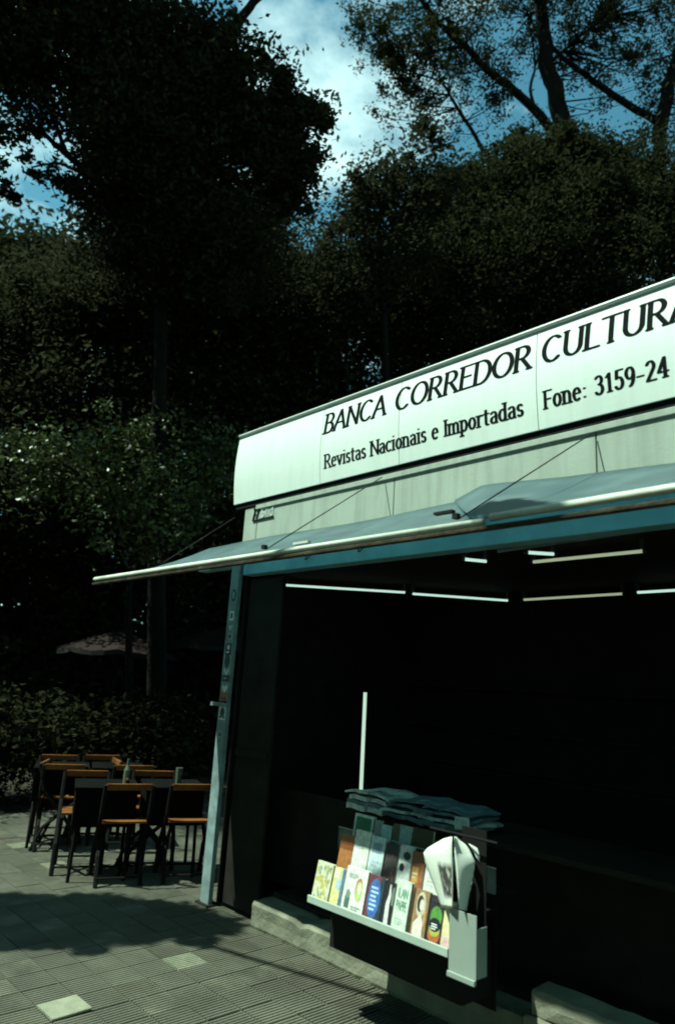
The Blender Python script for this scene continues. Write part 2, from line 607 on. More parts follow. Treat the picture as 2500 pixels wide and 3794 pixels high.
sb = boxo('sign_box', (-0.12, -0.042, 3.03), (4.70, 0.18, 3.60), M_black, ns)
zs = np.linspace(SZ0, SZ1, 15)
for i in range(4):
    rows = [[(x, sy(z), z) for x in np.linspace(SX[i] + 0.003, SX[i + 1] - 0.003, 6)] for z in zs]
    MB().grid(rows, 0.012, (0, 1, 0)).build('sign_panel', M_white, sb, smooth=False, fix=True)
MB().tube([(SX[0], sy(SZ1) - 0.004, SZ1 + 0.004), (SX[4], sy(SZ1) - 0.004, SZ1 + 0.004)], 0.014, 8).build('sign_edge', M_alu, sb)
MB().box((-0.12, -0.04, 2.993), (4.70, 0.06, 3.0285)).build('sign_soffit', M_black, sb)


# --- lettering: skeleton strokes drawn with a broad nib, wrapped on the sign
def arc(cx, cy, rx, ry, a0, a1, n=14):
    return [(cx + rx * math.cos(math.radians(a0 + (a1 - a0) * i / n)), cy + ry * math.sin(math.radians(a0 + (a1 - a0) * i / n))) for i in range(n + 1)]


X_ = 0.68  # x-height
G = {
    'A': (0.74, [[(0, 0), (.36, 1)], [(.36, 1), (.74, 0)], [(.14, .36), (.60, .36)]]),
    'B': (0.58, [[(.06, 0), (.06, 1)], [(.06, 1), (.28, 1)] + arc(.28, .76, .24, .24, 90, -90) + [(.06, .52)], [(.28, .52)] + arc(.29, .26, .28, .26, 90, -90) + [(.06, 0)]]),
    'C': (0.74, [arc(.40, .5, .37, .5, 48, 312, 22)]),
    'D': (0.74, [[(.06, 0), (.06, 1)], [(.06, 1), (.28, 1)] + arc(.28, .5, .42, .5, 90, -90, 18) + [(.06, 0)]]),
    'E': (0.54, [[(.06, 0), (.06, 1)], [(.06, 1), (.50, 1)], [(.06, .52), (.44, .52)], [(.06, 0), (.52, 0)]]),
    'F': (0.52, [[(.08, 0), (.08, 1)], [(.08, 1), (.50, 1)], [(.08, .52), (.42, .52)]]),
    'I': (0.20, [[(.10, 0), (.10, 1)]]),
    'L': (0.52, [[(.06, 1), (.06, 0)], [(.06, 0), (.50, 0)]]),
    'N': (0.76, [[(.06, 0), (.06, 1)], [(.06, 1), (.70, 0)], [(.70, 0), (.70, 1)]]),
    'O': (0.82, [arc(.41, .5, .39, .5, 0, 360, 28)]),
    'P': (0.56, [[(.06, 0), (.06, 1)], [(.06, 1), (.28, 1)] + arc(.28, .74, .25, .26, 90, -90) + [(.06, .48)]]),
    'R': (0.66, [[(.06, 0), (.06, 1)], [(.06, 1), (.28, 1)] + arc(.28, .75, .25, .25, 90, -90) + [(.06, .5)], [(.28, .5), (.64, 0)]]),
    'T': (0.64, [[(.32, 0), (.32, 1)], [(.0, 1), (.64, 1)]]),
    'U': (0.74, [[(.07, 1), (.07, .34)] + arc(.37, .32, .30, .32, 180, 360) + [(.67, 1)]]),
    'S': (0.5, [arc(.25, .75, .20, .24, 50, 270, 12) + arc(.25, .25, .21, .25, 90, -140, 12)]),
    'Y': (0.6, [[(0, 1), (.3, .5), (.3, 0)], [(.6, 1), (.3, .5)]]),
    'a': (0.50, [arc(.23, X_ - .19, .18, .19, 150, 0, 8) + [(.41, .08), (.46, 0)], [(.41, .42)] + arc(.24, .19, .18, .19, 100, 340, 12)]),
    'c': (0.46, [arc(.26, X_ / 2, .22, X_ / 2, 50, 310, 16)]),
    'd': (0.54, [arc(.25, X_ / 2, .21, X_ / 2, 40, 320, 16), [(.44, 1.02), (.44, 0)]]),
    'e': (0.50, [[(.05, .38), (.44, .38)] + arc(.25, X_ / 2, .20, X_ / 2, 10, 310, 16)]),
    'i': (0.24, [[(.12, X_), (.12, 0)], [(.115, .93), (.125, .93)]]),
    'l': (0.24, [[(.12, 1.02), (.12, 0)]]),
    'm': (0.84, [[(.08, X_), (.08, 0)], [(.08, .5)] + arc(.25, .46, .17, X_ - .46, 180, 0, 8) + [(.42, 0)], [(.42, .5)] + arc(.59, .46, .17, X_ - .46, 180, 0, 8) + [(.76, 0)]]),
    'n': (0.56, [[(.08, X_), (.08, 0)], [(.08, .46)] + arc(.27, .44, .19, X_ - .44, 180, 0, 8) + [(.46, 0)]]),
    'o': (0.52, [arc(.26, X_ / 2, .21, X_ / 2, 0, 360, 20)]),
    'p': (0.54, [[(.10, X_), (.10, -.28)], arc(.28, X_ / 2, .20, X_ / 2, 140, -140, 16)]),
    'r': (0.40, [[(.10, X_), (.10, 0)], [(.10, .42)] + arc(.28, .42, .18, X_ - .42, 180, 60, 8)]),
    's': (0.40, [arc(.20, X_ * .74, .14, X_ * .26, 30, 270, 10) + arc(.20, X_ * .25, .15, X_ * .25, 90, -150, 10)]),
    't': (0.36, [[(.15, .90), (.15, .12)] + arc(.25, .12, .10, .12, 180, 300, 6), [(.0, X_), (.32, X_)]]),
    'v': (0.52, [[(.03, X_), (.26, 0)], [(.26, 0), (.49, X_)]]),
    ':': (0.26, [[(.12, .08), (.13, .08)], [(.12, .55), (.13, .55)]]),
    '-': (0.40, [[(.05, .36), (.34, .36)]]),
    '.': (0.2, [[(.1, .04), (.11, .04)]]),
    ' ': (0.30, []),
    '1': (0.44, [[(.08, .80), (.24, .98), (.24, 0)]]),
    '2': (0.54, [arc(.26, .74, .20, .25, 160, -30, 12) + [(.06, .02)], [(.05, 0), (.50, 0)]]),
    '3': (0.52, [arc(.23, .76, .19, .23, 150, -80, 12), arc(.23, .27, .22, .27, 85, -150, 14)]),
    '4': (0.56, [[(.38, 0), (.38, 1), (.03, .30)], [(.03, .28), (.52, .28)]]),
    '5': (0.52, [[(.46, 1), (.14, 1), (.11, .56)] + arc(.24, .31, .22, .31, 110, -150, 14)]),
    '9': (0.54, [arc(.26, .68, .21, .30, 0, 360, 18), [(.47, .68)] + arc(.20, .55, .27, .55, 10, -80, 10)]),
}
SERIF = {'A': [(0, 0), (.74, 0)], 'B': [(.02, 0), (.02, 1)], 'D': [(.02, 0), (.02, 1)], 'E': [(.02, 0), (.02, 1)], 'L': [(.06, 1), (.02, 0)], 'T': [(.32, 0)], 'U': [(.07, 1), (.67, 1)], 'R': [(.06, 0), (.06, 1), (.62, 0)], 'N': [(.06, 0), (.06, 1), (.70, 1)], 'I': [(.1, 0), (.1, 1)], 'F': [(.08, 0), (.08, 1)], 'i': [(.12, 0), (.08, X_)],
         'n': [(.08, 0), (.46, 0), (.04, X_)], 'm': [(.08, 0), (.42, 0), (.76, 0), (.04, X_)], 'p': [(.10, -.28), (.06, X_)], 'r': [(.10, 0), (.06, X_)], 'd': [(.40, 1.02), (.48, 0)],
         'v': [(.03, X_), (.49, X_)], '1': [(.24, 0)], '4': [(.38, 0)]}


def hull(pts):
    pts = sorted(set((round(a, 5), round(b, 5)) for a, b in pts))
    def half(P):
        h = []
        for p in P:
            while len(h) > 1 and (h[-1][0] - h[-2][0]) * (p[1] - h[-2][1]) - (h[-1][1] - h[-2][1]) * (p[0] - h[-2][0]) <= 0:
                h.pop()
            h.append(p)
        return h
    a, b = half(pts), half(pts[::-1])
    return a[:-1] + b[:-1]


def text_polys(s, nib=(.085, .035), shear=0.0, serif=False, gap=0.13, angle=0):
    polys, x = [], 0.0
    nb = [(nib[0] * math.cos(2 * math.pi * i / 10), nib[1] * math.sin(2 * math.pi * i / 10)) for i in range(10)]
    for ch in s:
        w, strokes = G[ch]
        ss = list(strokes)
        if serif:
            for (a, b) in SERIF.get(ch, []):
                ss.append([(a - serif, b), (a + serif, b)])
        for st in ss:
            for (p, q) in zip(st[:-1], st[1:]):
                n = max(1, int(math.hypot(q[0] - p[0], q[1] - p[1]) / .34))
                for i in range(n):
                    a = (p[0] + (q[0] - p[0]) * i / n, p[1] + (q[1] - p[1]) * i / n)
                    c = (p[0] + (q[0] - p[0]) * (i + 1) / n, p[1] + (q[1] - p[1]) * (i + 1) / n)
                    h = hull([(x + e[0] + u, e[1] + v) for e in (a, c) for u, v in nb])
                    polys.append([(u + shear * v, v) for u, v in h])
        x += w + gap
    return polys, x - gap


def letter_mesh(name, s, x0, x1, z0, hcap, fmap, parent, m, **kw):
    w = text_polys(s, **kw)[1]
    sc = (x1 - x0) / w
    gp = kw.get('gap', .13)
    x = x0
    for ch in s:
        if ch != ' ':
            one_letter(name, ch, x, sc, z0, hcap, fmap, parent, m, **kw)
        x += (G[ch][0] + gp) * sc


def one_letter(name, s, x0, sc, z0, hcap, fmap, parent, m, **kw):
    polys, w = text_polys(s, **kw)
    b = MB()
    for k, p in enumerate(polys):
        V = [fmap(x0 + u * sc, z0 + v * hcap, 0.0008 + 0.00002 * (k % 40)) for u, v in p]
        V2 = [fmap(x0 + u * sc, z0 + v * hcap, 0.0) for u, v in p]
        n = len(V)
        b.add(V + V2, [tuple(range(n))] + [(i, n + i, n + (i + 1) % n, (i + 1) % n) for i in range(n)])
    return b.build(name, m, parent, fix=False)


fm = lambda x, z, d: (x, sy(z) - 0.0005 - d, z)
lb = on_sign(1203, 1606)
lc = on_sign(1217, 1535)
hc1 = lc[2] - lb[2]
z1 = lb[2]
for s, a, b_ in (('BANCA', 1200, 1423), ('CORREDOR', 1463, 1962)):
    xa = on_sign(a, 1608 - (a - 1200) * .306)[0]
    xb = on_sign(b_, 1608 - (b_ - 1200) * .306)[0]
    letter_mesh('letter', s, xa, xb, z1, hc1, fm, sb, M_ink, nib=(.098, .045), serif=.055, shear=.07 * hc1 / ((xb - xa) / text_polys(s)[1]))
xc = on_sign(2008, 1342)[0]
per = (xb - xa) / text_polys('CORREDOR')[1]
letter_mesh('letter', 'CULTURAL', xc, xc + per * 0.93 * text_polys('CULTURAL')[1], z1, hc1, fm, sb, M_ink, nib=(.098, .045), serif=.055, shear=.07 * hc1 / per)
l2 = on_sign(1203, 1735)
l2c = on_sign(1203, 1686)
hc2 = (l2c[2] - l2[2])
letter_mesh('letter', 'Revistas Nacionais e Importadas', on_sign(1203, 1735)[0], on_sign(1938, 1548)[0], l2[2], hc2, fm, sb, M_ink, nib=(.105, .042), serif=.10, gap=.11)
letter_mesh('letter', 'Fone: 3159-24', on_sign(2016, 1515)[0], on_sign(2478, 1412)[0], l2[2] + .003, hc2 * 1.0, fm, sb, M_ink, nib=(.110, .044), serif=.10, gap=.13)

# maker's metal script on the fascia
q0, q1 = on(938, 1932, 1, -.03), on(1015, 1915, 1, -.03)
b = MB()
ex0, ex1, ez0, ez1 = q0[0], q1[0], q0[2], on(945, 1880, 1, -.03)[2] - .01
W_ = ex1 - ex0
for (a, c) in (((0, 0), (.10, 1)), ((.02, 1), (.10, .55)), ((.16, 0), (.28, .95)), ((0, .02), (1, .04))):
    b.tube([(ex0 + a[0] * W_, -.036, ez0 + a[1] * (ez1 - ez0)), (ex0 + c[0] * W_, -.036, ez0 + c[1] * (ez1 - ez0))], .006, 5)
b.build('maker_emblem', M_black, ns)
letter_mesh('emblem_letter', '.Slid', ex0 + .30 * W_, ex1 - .01, ez0 + .02, (ez1 - ez0) * .72, lambda x, z, d: (x, -.0335 - d * 2, z), ns, M_alu, nib=(.07, .05))

# awning: sheet sloping down and out, tube edge, stays
M_awn = mat('blue_awning', (0.15, 0.20, 0.205), 0.6, 0.2, 0.22, 4.0, 0.1, 30, col2=(0.10, 0.15, 0.165), thr=(0.45, 0.7), through=((0.40, 0.66, 0.72), 0.5))
M_pipe = mat('white_pipe', (0.60, 0.63, 0.52), 0.6, 0.3, 0.12, 12.0, col2=(0.40, 0.41, 0.32), thr=(0.5, 0.75))
M_rust = mat('weathered_edge', (0.05, 0.04, 0.025), 0.85, 0.1, 0.5, 12.0, 0.4, 60)
YA = -1.04


def awn(xa, xb, zo_a, zo_b, inner, yo, nm, n=26):
    rows = []
    for i in range(n + 1):
        t = i / n
        xo = xa + (xb - xa) * t
        zo = zo_a + (zo_b - zo_a) * t
        xi = inner[0][0] + (inner[-1][0] - inner[0][0]) * t
        zi = np.interp(xi, [p[0] for p in inner], [p[1] for p in inner])
        r = []
        for k in range(7):
            s = k / 6
            r.append((xo + (xi - xo) * s, yo + (-0.045 - yo) * s, zo + (zi - zo) * s - 0.035 * math.sin(math.pi * s) + 0.006 * math.sin(9 * t + 5 * s)))
        rows.append(r)
    a = MB().grid(rows, 0.004, (0, 0, -1)).build(nm, M_awn, ns, smooth=True, fix=True)
    return a


oL = on(352, 2152, 1, YA)
oM = on(1790, 1945, 1, YA)
awn(oL[0], oM[0], oL[2], oM[2], [(-0.46, 2.70), (0, 2.70), (1.2, 2.70), (2.05, 2.705), (2.25, 2.71)], YA, 'awning_sheet')
oN = on(1800, 1938, 1, YA)
oR = on(2500, 1818, 1, YA)
dx = (oR[0] - oN[0])
awn(oN[0], oN[0] + dx * 2.2, oN[2] + .02, oR[2], [(2.18, 2.73), (2.38, 2.79), (2.9, 2.735), (3.5, 2.71), (4.6, 2.70)], YA, 'awning_sheet')
MB().tube([(oL[0], YA, oL[2] + .012), (oM[0], YA, oM[2] + .012)], .0155, 10).build('awning_pipe', M_pipe, ns, smooth=True)
MB().tube([(oN[0] + .02, YA, oN[2] + .02), (oN[0] + dx * 2.2, YA, oR[2] + .014)], .0155, 10).build('awning_pipe', M_pipe, ns, smooth=True)
MB().box((oL[0] - .02, YA - .012, oL[2] - .032), (oN[0] + dx * 2.2, YA + .02, oL[2] - .014)).build('awning_edge', M_rust, ns, bevel=.004)
for (pt, pb_) in (((870, 1918), (600, 2088)), ((1415, 1768), (985, 2036)), ((2195, 1604), (1695, 1925))):
    a, c = on(*pt, 1, -0.05), on(*pb_, 1, YA + .02)
    MB().tube([a, c], .0035, 5).build('stay_wire', M_dark, ns)
    MB().box((c[0] - .012, YA - .005, c[2] - .0), (c[0] + .014, YA + .02, c[2] + .022)).build('stay_bracket', M_dark, ns)
for (px, py) in ((1135, 2060), (1330, 2030)):
    c = on(px, py, 1, -.06)
    MB().tube([c + np.array([0, 0, .0]), c + np.array([.012, -.02, -.03]), c + np.array([.03, -.02, -.03]), c + np.array([.04, 0, 0])], .004, 5).build('hook', M_dark, ns)
for (px, py, L_) in ((1090, 2020, .12), (1610, 1910, .1)):
    c = on(px, py, 1, YA + .06)
    MB().box((c[0], YA + .05, c[2] + .0), (c[0] + L_, YA + .075, c[2] + .012)).build('awning_clip', M_pipe if L_ > .11 else M_dark, ns)

# shelves inside at the back, with magazines barely lit
for z in (0.95, 1.3, 1.65):
    boxo('shelf', (0.02, 2.04, z), (4.63, 2.215, z + 0.02), M_dark, ns)

# ------------------------------------------------------------------ fluorescent tubes in the newsstand
M_lamp = mat('lamp_glass', (0.75, 0.8, 0.75), 0.4, 0.3, 0.02, emit=((0.66, 1.0, 0.86), 0.42))
M_lampw = mat('lamp_glass_dim', (0.6, 0.62, 0.5), 0.4, 0.3, 0.02, emit=((0.80, 0.95, 0.62), 0.20))
M_batten = mat('batten', (0.05, 0.05, 0.05), 0.6)
ZT = 2.40
for (a, c, mm, lab) in (((1060, 2168), (1500, 2195), M_lamp, 'long lit fluorescent tube nearest the stickered post'),
                        ((1527, 2200), (1880, 2225), M_lamp, 'lit fluorescent tube running on towards the back corner'),
                        ((1940, 2222), (2305, 2200), M_lampw, 'dim yellowish fluorescent tube along the back of the stand'),
                        ((2360, 2195), (2620, 2180), M_lamp, 'bright fluorescent tube along the back beside the dim one'),
                        ((1975, 2082), (2380, 2042), M_lampw, 'yellowish fluorescent tube in the middle of the ceiling'),
                        ((1720, 2072), (1800, 2080), M_lamp, 'short stub of lit tube close behind the blue lintel'),
                        ((1955, 2047), (2050, 2053), M_lamp, 'second short stub of lit tube behind the blue lintel')):
    p0, p1 = on(*a, 2, ZT), on(*c, 2, ZT)
    t = thing('fluorescent_tube', lab, 'lamp', tuple((p0 + p1) / 2), 0, 'fluorescent tubes under the newsstand ceiling')
    h = (p1 - p0) / 2
    u = h / np.linalg.norm(h)
    MB().tube([-h, h], .0095, 8).build('glass_tube', mm, t, smooth=True)
    for s in (-1, 1):
        MB().tube([s * h, s * (h + u * .02)], .0105, 8).build('end_cap', M_batten, t)
        MB().box((s * h[0] - .012, s * h[1] - .012, .012), (s * h[0] + .012, s * h[1] + .012, .07)).build('holder', M_batten, t)
p0, p1 = on(1845, 2040, 1, .09), on(2620, 1926, 1, .09)
tag(MB().tube([p0, p1], .014, 8).build('ceiling_rail', M_steel), 'thin blue grey rail just behind the blue lintel', 'rail')
# white upright rod
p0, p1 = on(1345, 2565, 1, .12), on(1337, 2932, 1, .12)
rd = MB().tube([(p1[0], .12, .872), (p1[0] - .005, .12, p0[2])], .0115, 8).build('upright_rod', mat('white_glow_rod', (.7, .75, .65), .4, .3, .02, emit=((.75, 1, .8), .35)), smooth=True)  # plain white pole given a glow of its own
tag(rd, 'white upright pole with added glow on the newspaper counter', 'tube lamp')

# ------------------------------------------------------------------ book stand
M_tray = mat('tray_metal', (0.36, 0.42, 0.36), 0.5, 0.4, 0.1, 8.0)
M_standk = mat('stand_dark', (0.010, 0.009, 0.0085), 0.8, 0.1, 0.2, 6.0)
M_acr = mat('acrylic', (0.5, 0.6, 0.6), 0.1, 0.5, 0.02, alpha=0.16)
YT = -0.62
ta, tb = on(1138, 3328, 1, YT), on(1657, 3508, 1, YT)
ZTR = (ta[2] + tb[2]) / 2
st = thing('book_stand', 'tiered book stand with grey front lip under the awning', 'display stand', ((ta[0] + tb[0]) / 2, -0.4, 0.0))
ox, oy = (ta[0] + tb[0]) / 2, -0.4
hx = (tb[0] - ta[0]) / 2
loc = lambda x, y, z: (x - ox, y - oy, z)
MB().box(loc(ta[0], YT, ZTR - .03), loc(tb[0], YT + .012, ZTR + .004)).build('front_lip', M_tray, st, bevel=.002)
MB().box(loc(ta[0] + .005, YT + .0125, ZTR - .03), loc(tb[0] - .005, YT + .16, ZTR - .02)).build('tray', M_standk, st)
MB().box(loc(ta[0] + .02, YT + .16, ZTR - .02), loc(tb[0] - .02, YT + .175, ZTR + .10)).build('riser', M_standk, st)
MB().box(loc(ta[0] + .02, YT + .1755, ZTR + .085), loc(tb[0] - .02, YT + .38, ZTR + .10)).build('shelf', M_standk, st)
Y2 = -0.24
MB().box(loc(ta[0] - .04, YT + .382, .22), loc(tb[0] - .02, YT + .39, .68)).build('back_panel', M_standk, st)
sa, sb2 = on(1255, 3072, 1, Y2), on(1600, 3148, 1, Y2)
ZS = (sa[2] + sb2[2]) / 2
MB().box(loc(sa[0], Y2, ZS - .11), loc(tb[0] - .02, Y2 + .004, ZS)).build('acrylic_front', M_acr, st)
MB().box(loc(sa[0], Y2 - .001, ZS + .0005), loc(tb[0] - .02, Y2 + .006, ZS + .004)).build('acrylic_edge', M_tray, st)
MB().box(loc(sa[0], Y2 + .0045, ZS - .12), loc(tb[0] - .02, Y2 + .16, ZS - .11)).build('upper_shelf', M_standk, st)
MB().box(loc(on(1222, 3470, 1, YT + .15)[0], YT + .15, on(1230, 3510, 1, YT + .15)[2]), loc(tb[0] - .03, YT + .36, ZTR - .031)).build('lower_body', M_black, st)
MB().box(loc(ta[0] + .25, YT + .361, .19), loc(tb[0] - .2, -.07, .36)).build('wall_bracket', M_black, st)

# ------------------------------------------------------------------ books
_cm = {}


def cmat(c):
    k = 'cover_%02x%02x%02x' % tuple(int(v * 255) for v in c)
    return mat(k, tuple(v * .82 for v in c), 0.5, 0.35, 0.25, 45.0)


M_pages = mat('book_pages', (0.62, 0.60, 0.48), 0.9, 0.1, 0.05, 60)


def book(x0, x1, y, z, h, lean, cover, label, art=None, thick=0.018, rz=0.0, group=None, cat='book'):
    """front cover in local XZ at y=0; leaned back about its base"""
    w = x1 - x0
    t = thing('book', label, cat, ((x0 + x1) / 2, y, z), rz, group)
    t.rotation_euler = (-lean, 0, rz)
    MB().box((-w / 2, 0, 0), (w / 2, .0015, h)).build('front_cover', cmat(cover), t)
    MB().box((-w / 2 + .001, .0016, .002), (w / 2 - .003, thick, h - .002)).build('pages', M_pages, t)
    MB().box((-w / 2, thick + .0001, 0), (w / 2, thick + .0016, h)).build('back_cover', cmat(cover), t)
    MB().box((-w / 2 - .001, 0, 0), (-w / 2 - .0001, thick + .0016, h)).build('spine', cmat(cover), t)
    if art:
        lv = 0
        for (kind, col, *a) in art:
            lv += 1
            b = MB()
            yy = -.0003 * lv
            th = .0003 * 0.8
            if kind == 'r':
                u0, u1, v0, v1 = a
                plate(b, (u0 - .5) * w, (u1 - .5) * w, v0 * h, v1 * h, yy, th)
            elif kind == 'o':
                u, v, ru, rv = a
                disc(b, (u - .5) * w, v * h, ru * w, rv * h, yy, 16, th)
            elif kind == 'p':
                n = len(a[0])
                V = [((u - .5) * w, yy - th, v * h) for u, v in a[0]]
                V += [(q[0], yy, q[2]) for q in V]
                b.add(V, [tuple(range(n))] + [(i, n + i, n + (i + 1) % n, (i + 1) % n) for i in range(n)])
            elif kind == 't':
                s, u0, u1, v0, hh = a
                polys, tw = text_polys(s, nib=(.10, .06))
                sc = (u1 - u0) * w / tw
                for p in polys:
                    V = [((u0 - .5) * w + u * sc, yy - th, v0 * h + v * hh * h) for u, v in p]
                    b.add(V, [tuple(range(len(V)))])
            elif kind == 'dots':
                n_, r_, seed = a
                rr = random.Random(seed)
                for _ in range(n_):
                    disc(b, (rr.uniform(.1, .9) - .5) * w, rr.uniform(.08, .92) * h, r_ * w * rr.uniform(.5, 1), r_ * w * rr.uniform(.6, 1.5), yy - rr.uniform(0, .0002), 7, th)
            elif kind == 'lines':
                n_, u0, u1, v0, v1 = a
                for i in range(n_):
                    vv = v0 + (v1 - v0) * i / n_
                    plate(b, (u0 - .5) * w, (u0 + (u1 - u0) * (0.7 + .3 * ((i * 37) % 10) / 10) - .5) * w, vv * h, (vv + (v1 - v0) / n_ * .55) * h, yy, th)
            b.build('cover_print', cmat(col), t)
    return t


def bx(px, y):  # base pixel on the tray line -> X at plane y
    return on(px, 3320 + .35 * (px - 1140), 1, y)[0]


W1, CR, YE, BK = (.78, .80, .70), (.66, .66, .46), (.74, .66, .30), (.02, .02, .022)
YB = YT + .03
fz = ZTR - .019
FR = [
    (1152, 1209, .185, CR, 'cream book with scattered yellow pattern at the end of the front row', [('dots', (.55, .45, .12), 22, .10, 1), ('dots', (.30, .36, .30), 12, .08, 2)]),
    (1216, 1256, .182, YE, 'pale yellow book with blue patch beside the cream one', [('r', (.12, .20, .30), .74, 1, 0, 1), ('o', (.45, .58, .62), .52, .58, .26, .15), ('r', (.80, .78, .55), .05, .6, .72, .95)]),
    (1259, 1337, .205, W1, 'wide white book with oval green fruit drawing', [('o', (.55, .22, .12), .68, .55, .17, .25), ('o', (.52, .60, .25), .70, .50, .15, .23), ('o', (.78, .8, .55), .72, .56, .08, .12), ('r', (.10, .16, .13), .12, .34, .10, .34), ('o', (.2, .28, .22), .24, .40, .10, .10), ('lines', (.5, .5, .5), 3, .15, .6, .76, .88), ('lines', (.45, .47, .42), 2, .45, .9, .10, .2)]),
    (1342, 1400, .198, (.16, .05, .06), 'dark red book with blue lettered oval', [('r', (.03, .05, .07), .78, 1, 0, 1), ('o', (.05, .15, .42), .48, .50, .38, .44), ('lines', (.45, .60, .78), 6, .24, .74, .24, .80)]),
    (1403, 1441, .190, BK, 'narrow black book with white standing figure', [('p', (.70, .66, .66), [(.35, .02), (.75, .02), (.66, .5), (.72, .72), (.58, .95), (.48, .95), (.45, .7), (.30, .5)]), ('r', (.2, .25, .22), .8, .97, .5, .9)]),
    (1446, 1497, .215, (.66, .74, .62), 'mint white book with large author lettering ILAN PAPPE', [('t', (.10, .30, .20), 'ILAN', .14, .82, .66, .17), ('t', (.10, .30, .20), 'PAPPE', .12, .86, .42, .17), ('lines', (.45, .52, .44), 3, .15, .8, .14, .28)]),
    (1509, 1567, .200, (.34, .20, .10), 'sepia brown book with pale portrait figure', [('r', (.06, .03, .02), 0, .10, 0, 1), ('o', (.60, .52, .38), .55, .70, .30, .26), ('o', (.05, .04, .03), .50, .72, .20, .17), ('o', (.80, .78, .66), .60, .70, .12, .12), ('p', (.76, .70, .58), [(.25, .02), (.85, .02), (.78, .38), (.62, .52), (.45, .42), (.2, .3)]), ('r', (.55, .30, .12), .80, .95, .3, .6)]),
    (1574, 1625, .195, (.03, .025, .03), 'black book with green and orange rings', [('o', (.45, .14, .04), .5, .22, .44, .17), ('o', (.42, .40, .08), .5, .34, .40, .16), ('o', (.10, .28, .06), .52, .58, .42, .22), ('o', (.02, .02, .025), .50, .42, .40, .14), ('lines', (.75, .75, .7), 3, .25, .75, .32, .46), ('r', (.04, .03, .04), .1, .9, .86, 1)]),
    (1628, 1660, .190, (.76, .66, .36), 'yellow and pink book half hidden by the hanging newspapers', [('r', (.70, .45, .42), 0, 1, 0, .28)]),
]
for (a, c, h, col, lab, art) in FR:
    book(bx(a, YB), bx(c, YB), YB, fz, h, .22, col, lab, art, group='front row of books')
Yb = YT + .26
bz = ZTR + .101
BRW = [
    (1245, 1292, .165, (.42, .16, .05), 'orange book with dark band behind the white fruit book', [('r', (.25, .07, .02), 0, 1, .55, .75)]),
    (1294, 1349, .205, W1, 'tall white book in the back row beside the orange one', [('lines', (.62, .64, .58), 3, .3, .8, .55, .7)]),
    (1353, 1405, .195, (.62, .74, .74), 'pale blue book in the back row behind the blue oval', [('lines', (.45, .56, .6), 2, .2, .8, .25, .45), ('r', (.3, .42, .5), .2, .8, .6, .85)]),
    (1412, 1455, .18, (.06, .05, .05), 'dark book in the back row behind the black figure book', [('dots', (.16, .08, .07), 10, .1, 5)]),
    (1462, 1508, .19, (.70, .74, .68), 'white book with black splash in the back row', [('o', (.04, .04, .05), .3, .45, .2, .1), ('o', (.05, .05, .05), .6, .75, .3, .1)]),
    (1511, 1556, .175, (.36, .13, .06), 'red and orange book in the back row above the portrait cover', [('r', (.6, .32, .08), .1, .6, .2, .6), ('lines', (.75, .65, .4), 2, .15, .55, .3, .5)]),
    (1563, 1618, .195, W1, 'white book with faint grey lines in the back row beside the red one', [('lines', (.6, .62, .58), 3, .2, .8, .2, .45)]),
    (1622, 1655, .19, (.60, .72, .72), 'pale blue white book in the back row behind the newspapers', None),
]
for (a, c, h, col, lab, art) in BRW:
    p0 = on(a, 3258 + .31 * (a - 1290), 1, Yb)
    p1 = on(c, 3258 + .31 * (c - 1290), 1, Yb)
    book(p0[0], p1[0], Yb, bz, h, .20, col, lab, art, group='back row of books')
Yu = Y2 + .012
UR = [
    (1300, 1368, .20, (.66, .74, .66), 'green book with pale border on the upper shelf', [('r', (.04, .19, .09), .09, .91, -.0, .93)]),
    (1376, 1397, .19, (.36, .36, .36), 'slim grey book on the upper shelf', None),
    (1400, 1438, .175, (.50, .66, .62), 'mint coloured book on the upper shelf', None),
    (1442, 1464, .195, (.14, .11, .06), 'slim brown book on the upper shelf', None),
    (1468, 1512, .195, (.34, .46, .42), 'grey green book on the upper shelf', None),
    (1520, 1590, .20, (.07, .055, .02), 'wide dark olive book on the upper shelf', None),
]
for (a, c, h, col, lab, art) in UR:
    p0 = on(a, 3090 + .22 * (a - 1300), 1, Yu)
    p1 = on(c, 3090 + .22 * (c - 1300), 1, Yu)
    book(p0[0], p1[0], Yu, ZS - .109, h, .16, col, lab, art, group='upper shelf books')

# ------------------------------------------------------------------ newspapers on the counter
M_np = mat('newsprint', (0.55, 0.62, 0.55), 0.9, 0.1, 0.2, 14.0, col2=(0.10, 0.14, 0.16), thr=(0.48, 0.62))
M_np2 = mat('newsprint_dark', (0.12, 0.17, 0.19), 0.9, 0.1, 0.3, 14.0, col2=(0.40, 0.46, 0.42), thr=(0.58, 0.68))
cA, cB = on(1292, 2990, 1, .02)[0], on(1735, 3070, 1, .02)[0]


def folded(name, cx, cy, z, w, d, t, rz, m, label, group, sag=0.02):
    P = []
    for i in range(10):
        u = i / 9
        P.append([((u - .5) * w, (v - .5) * d, sag * math.sin(math.pi * u) + .004 * math.sin(11 * u + 7 * v)) for v in np.linspace(0, 1, 6)])
    o = MB().grid(P, t, (0, 0, 1)).build(name, m, None, smooth=False, fix=True)
    o.location = (cx, cy, z)
    o.rotation_euler = (0, 0, rz)
    return tag(o, label, 'newspaper', group)


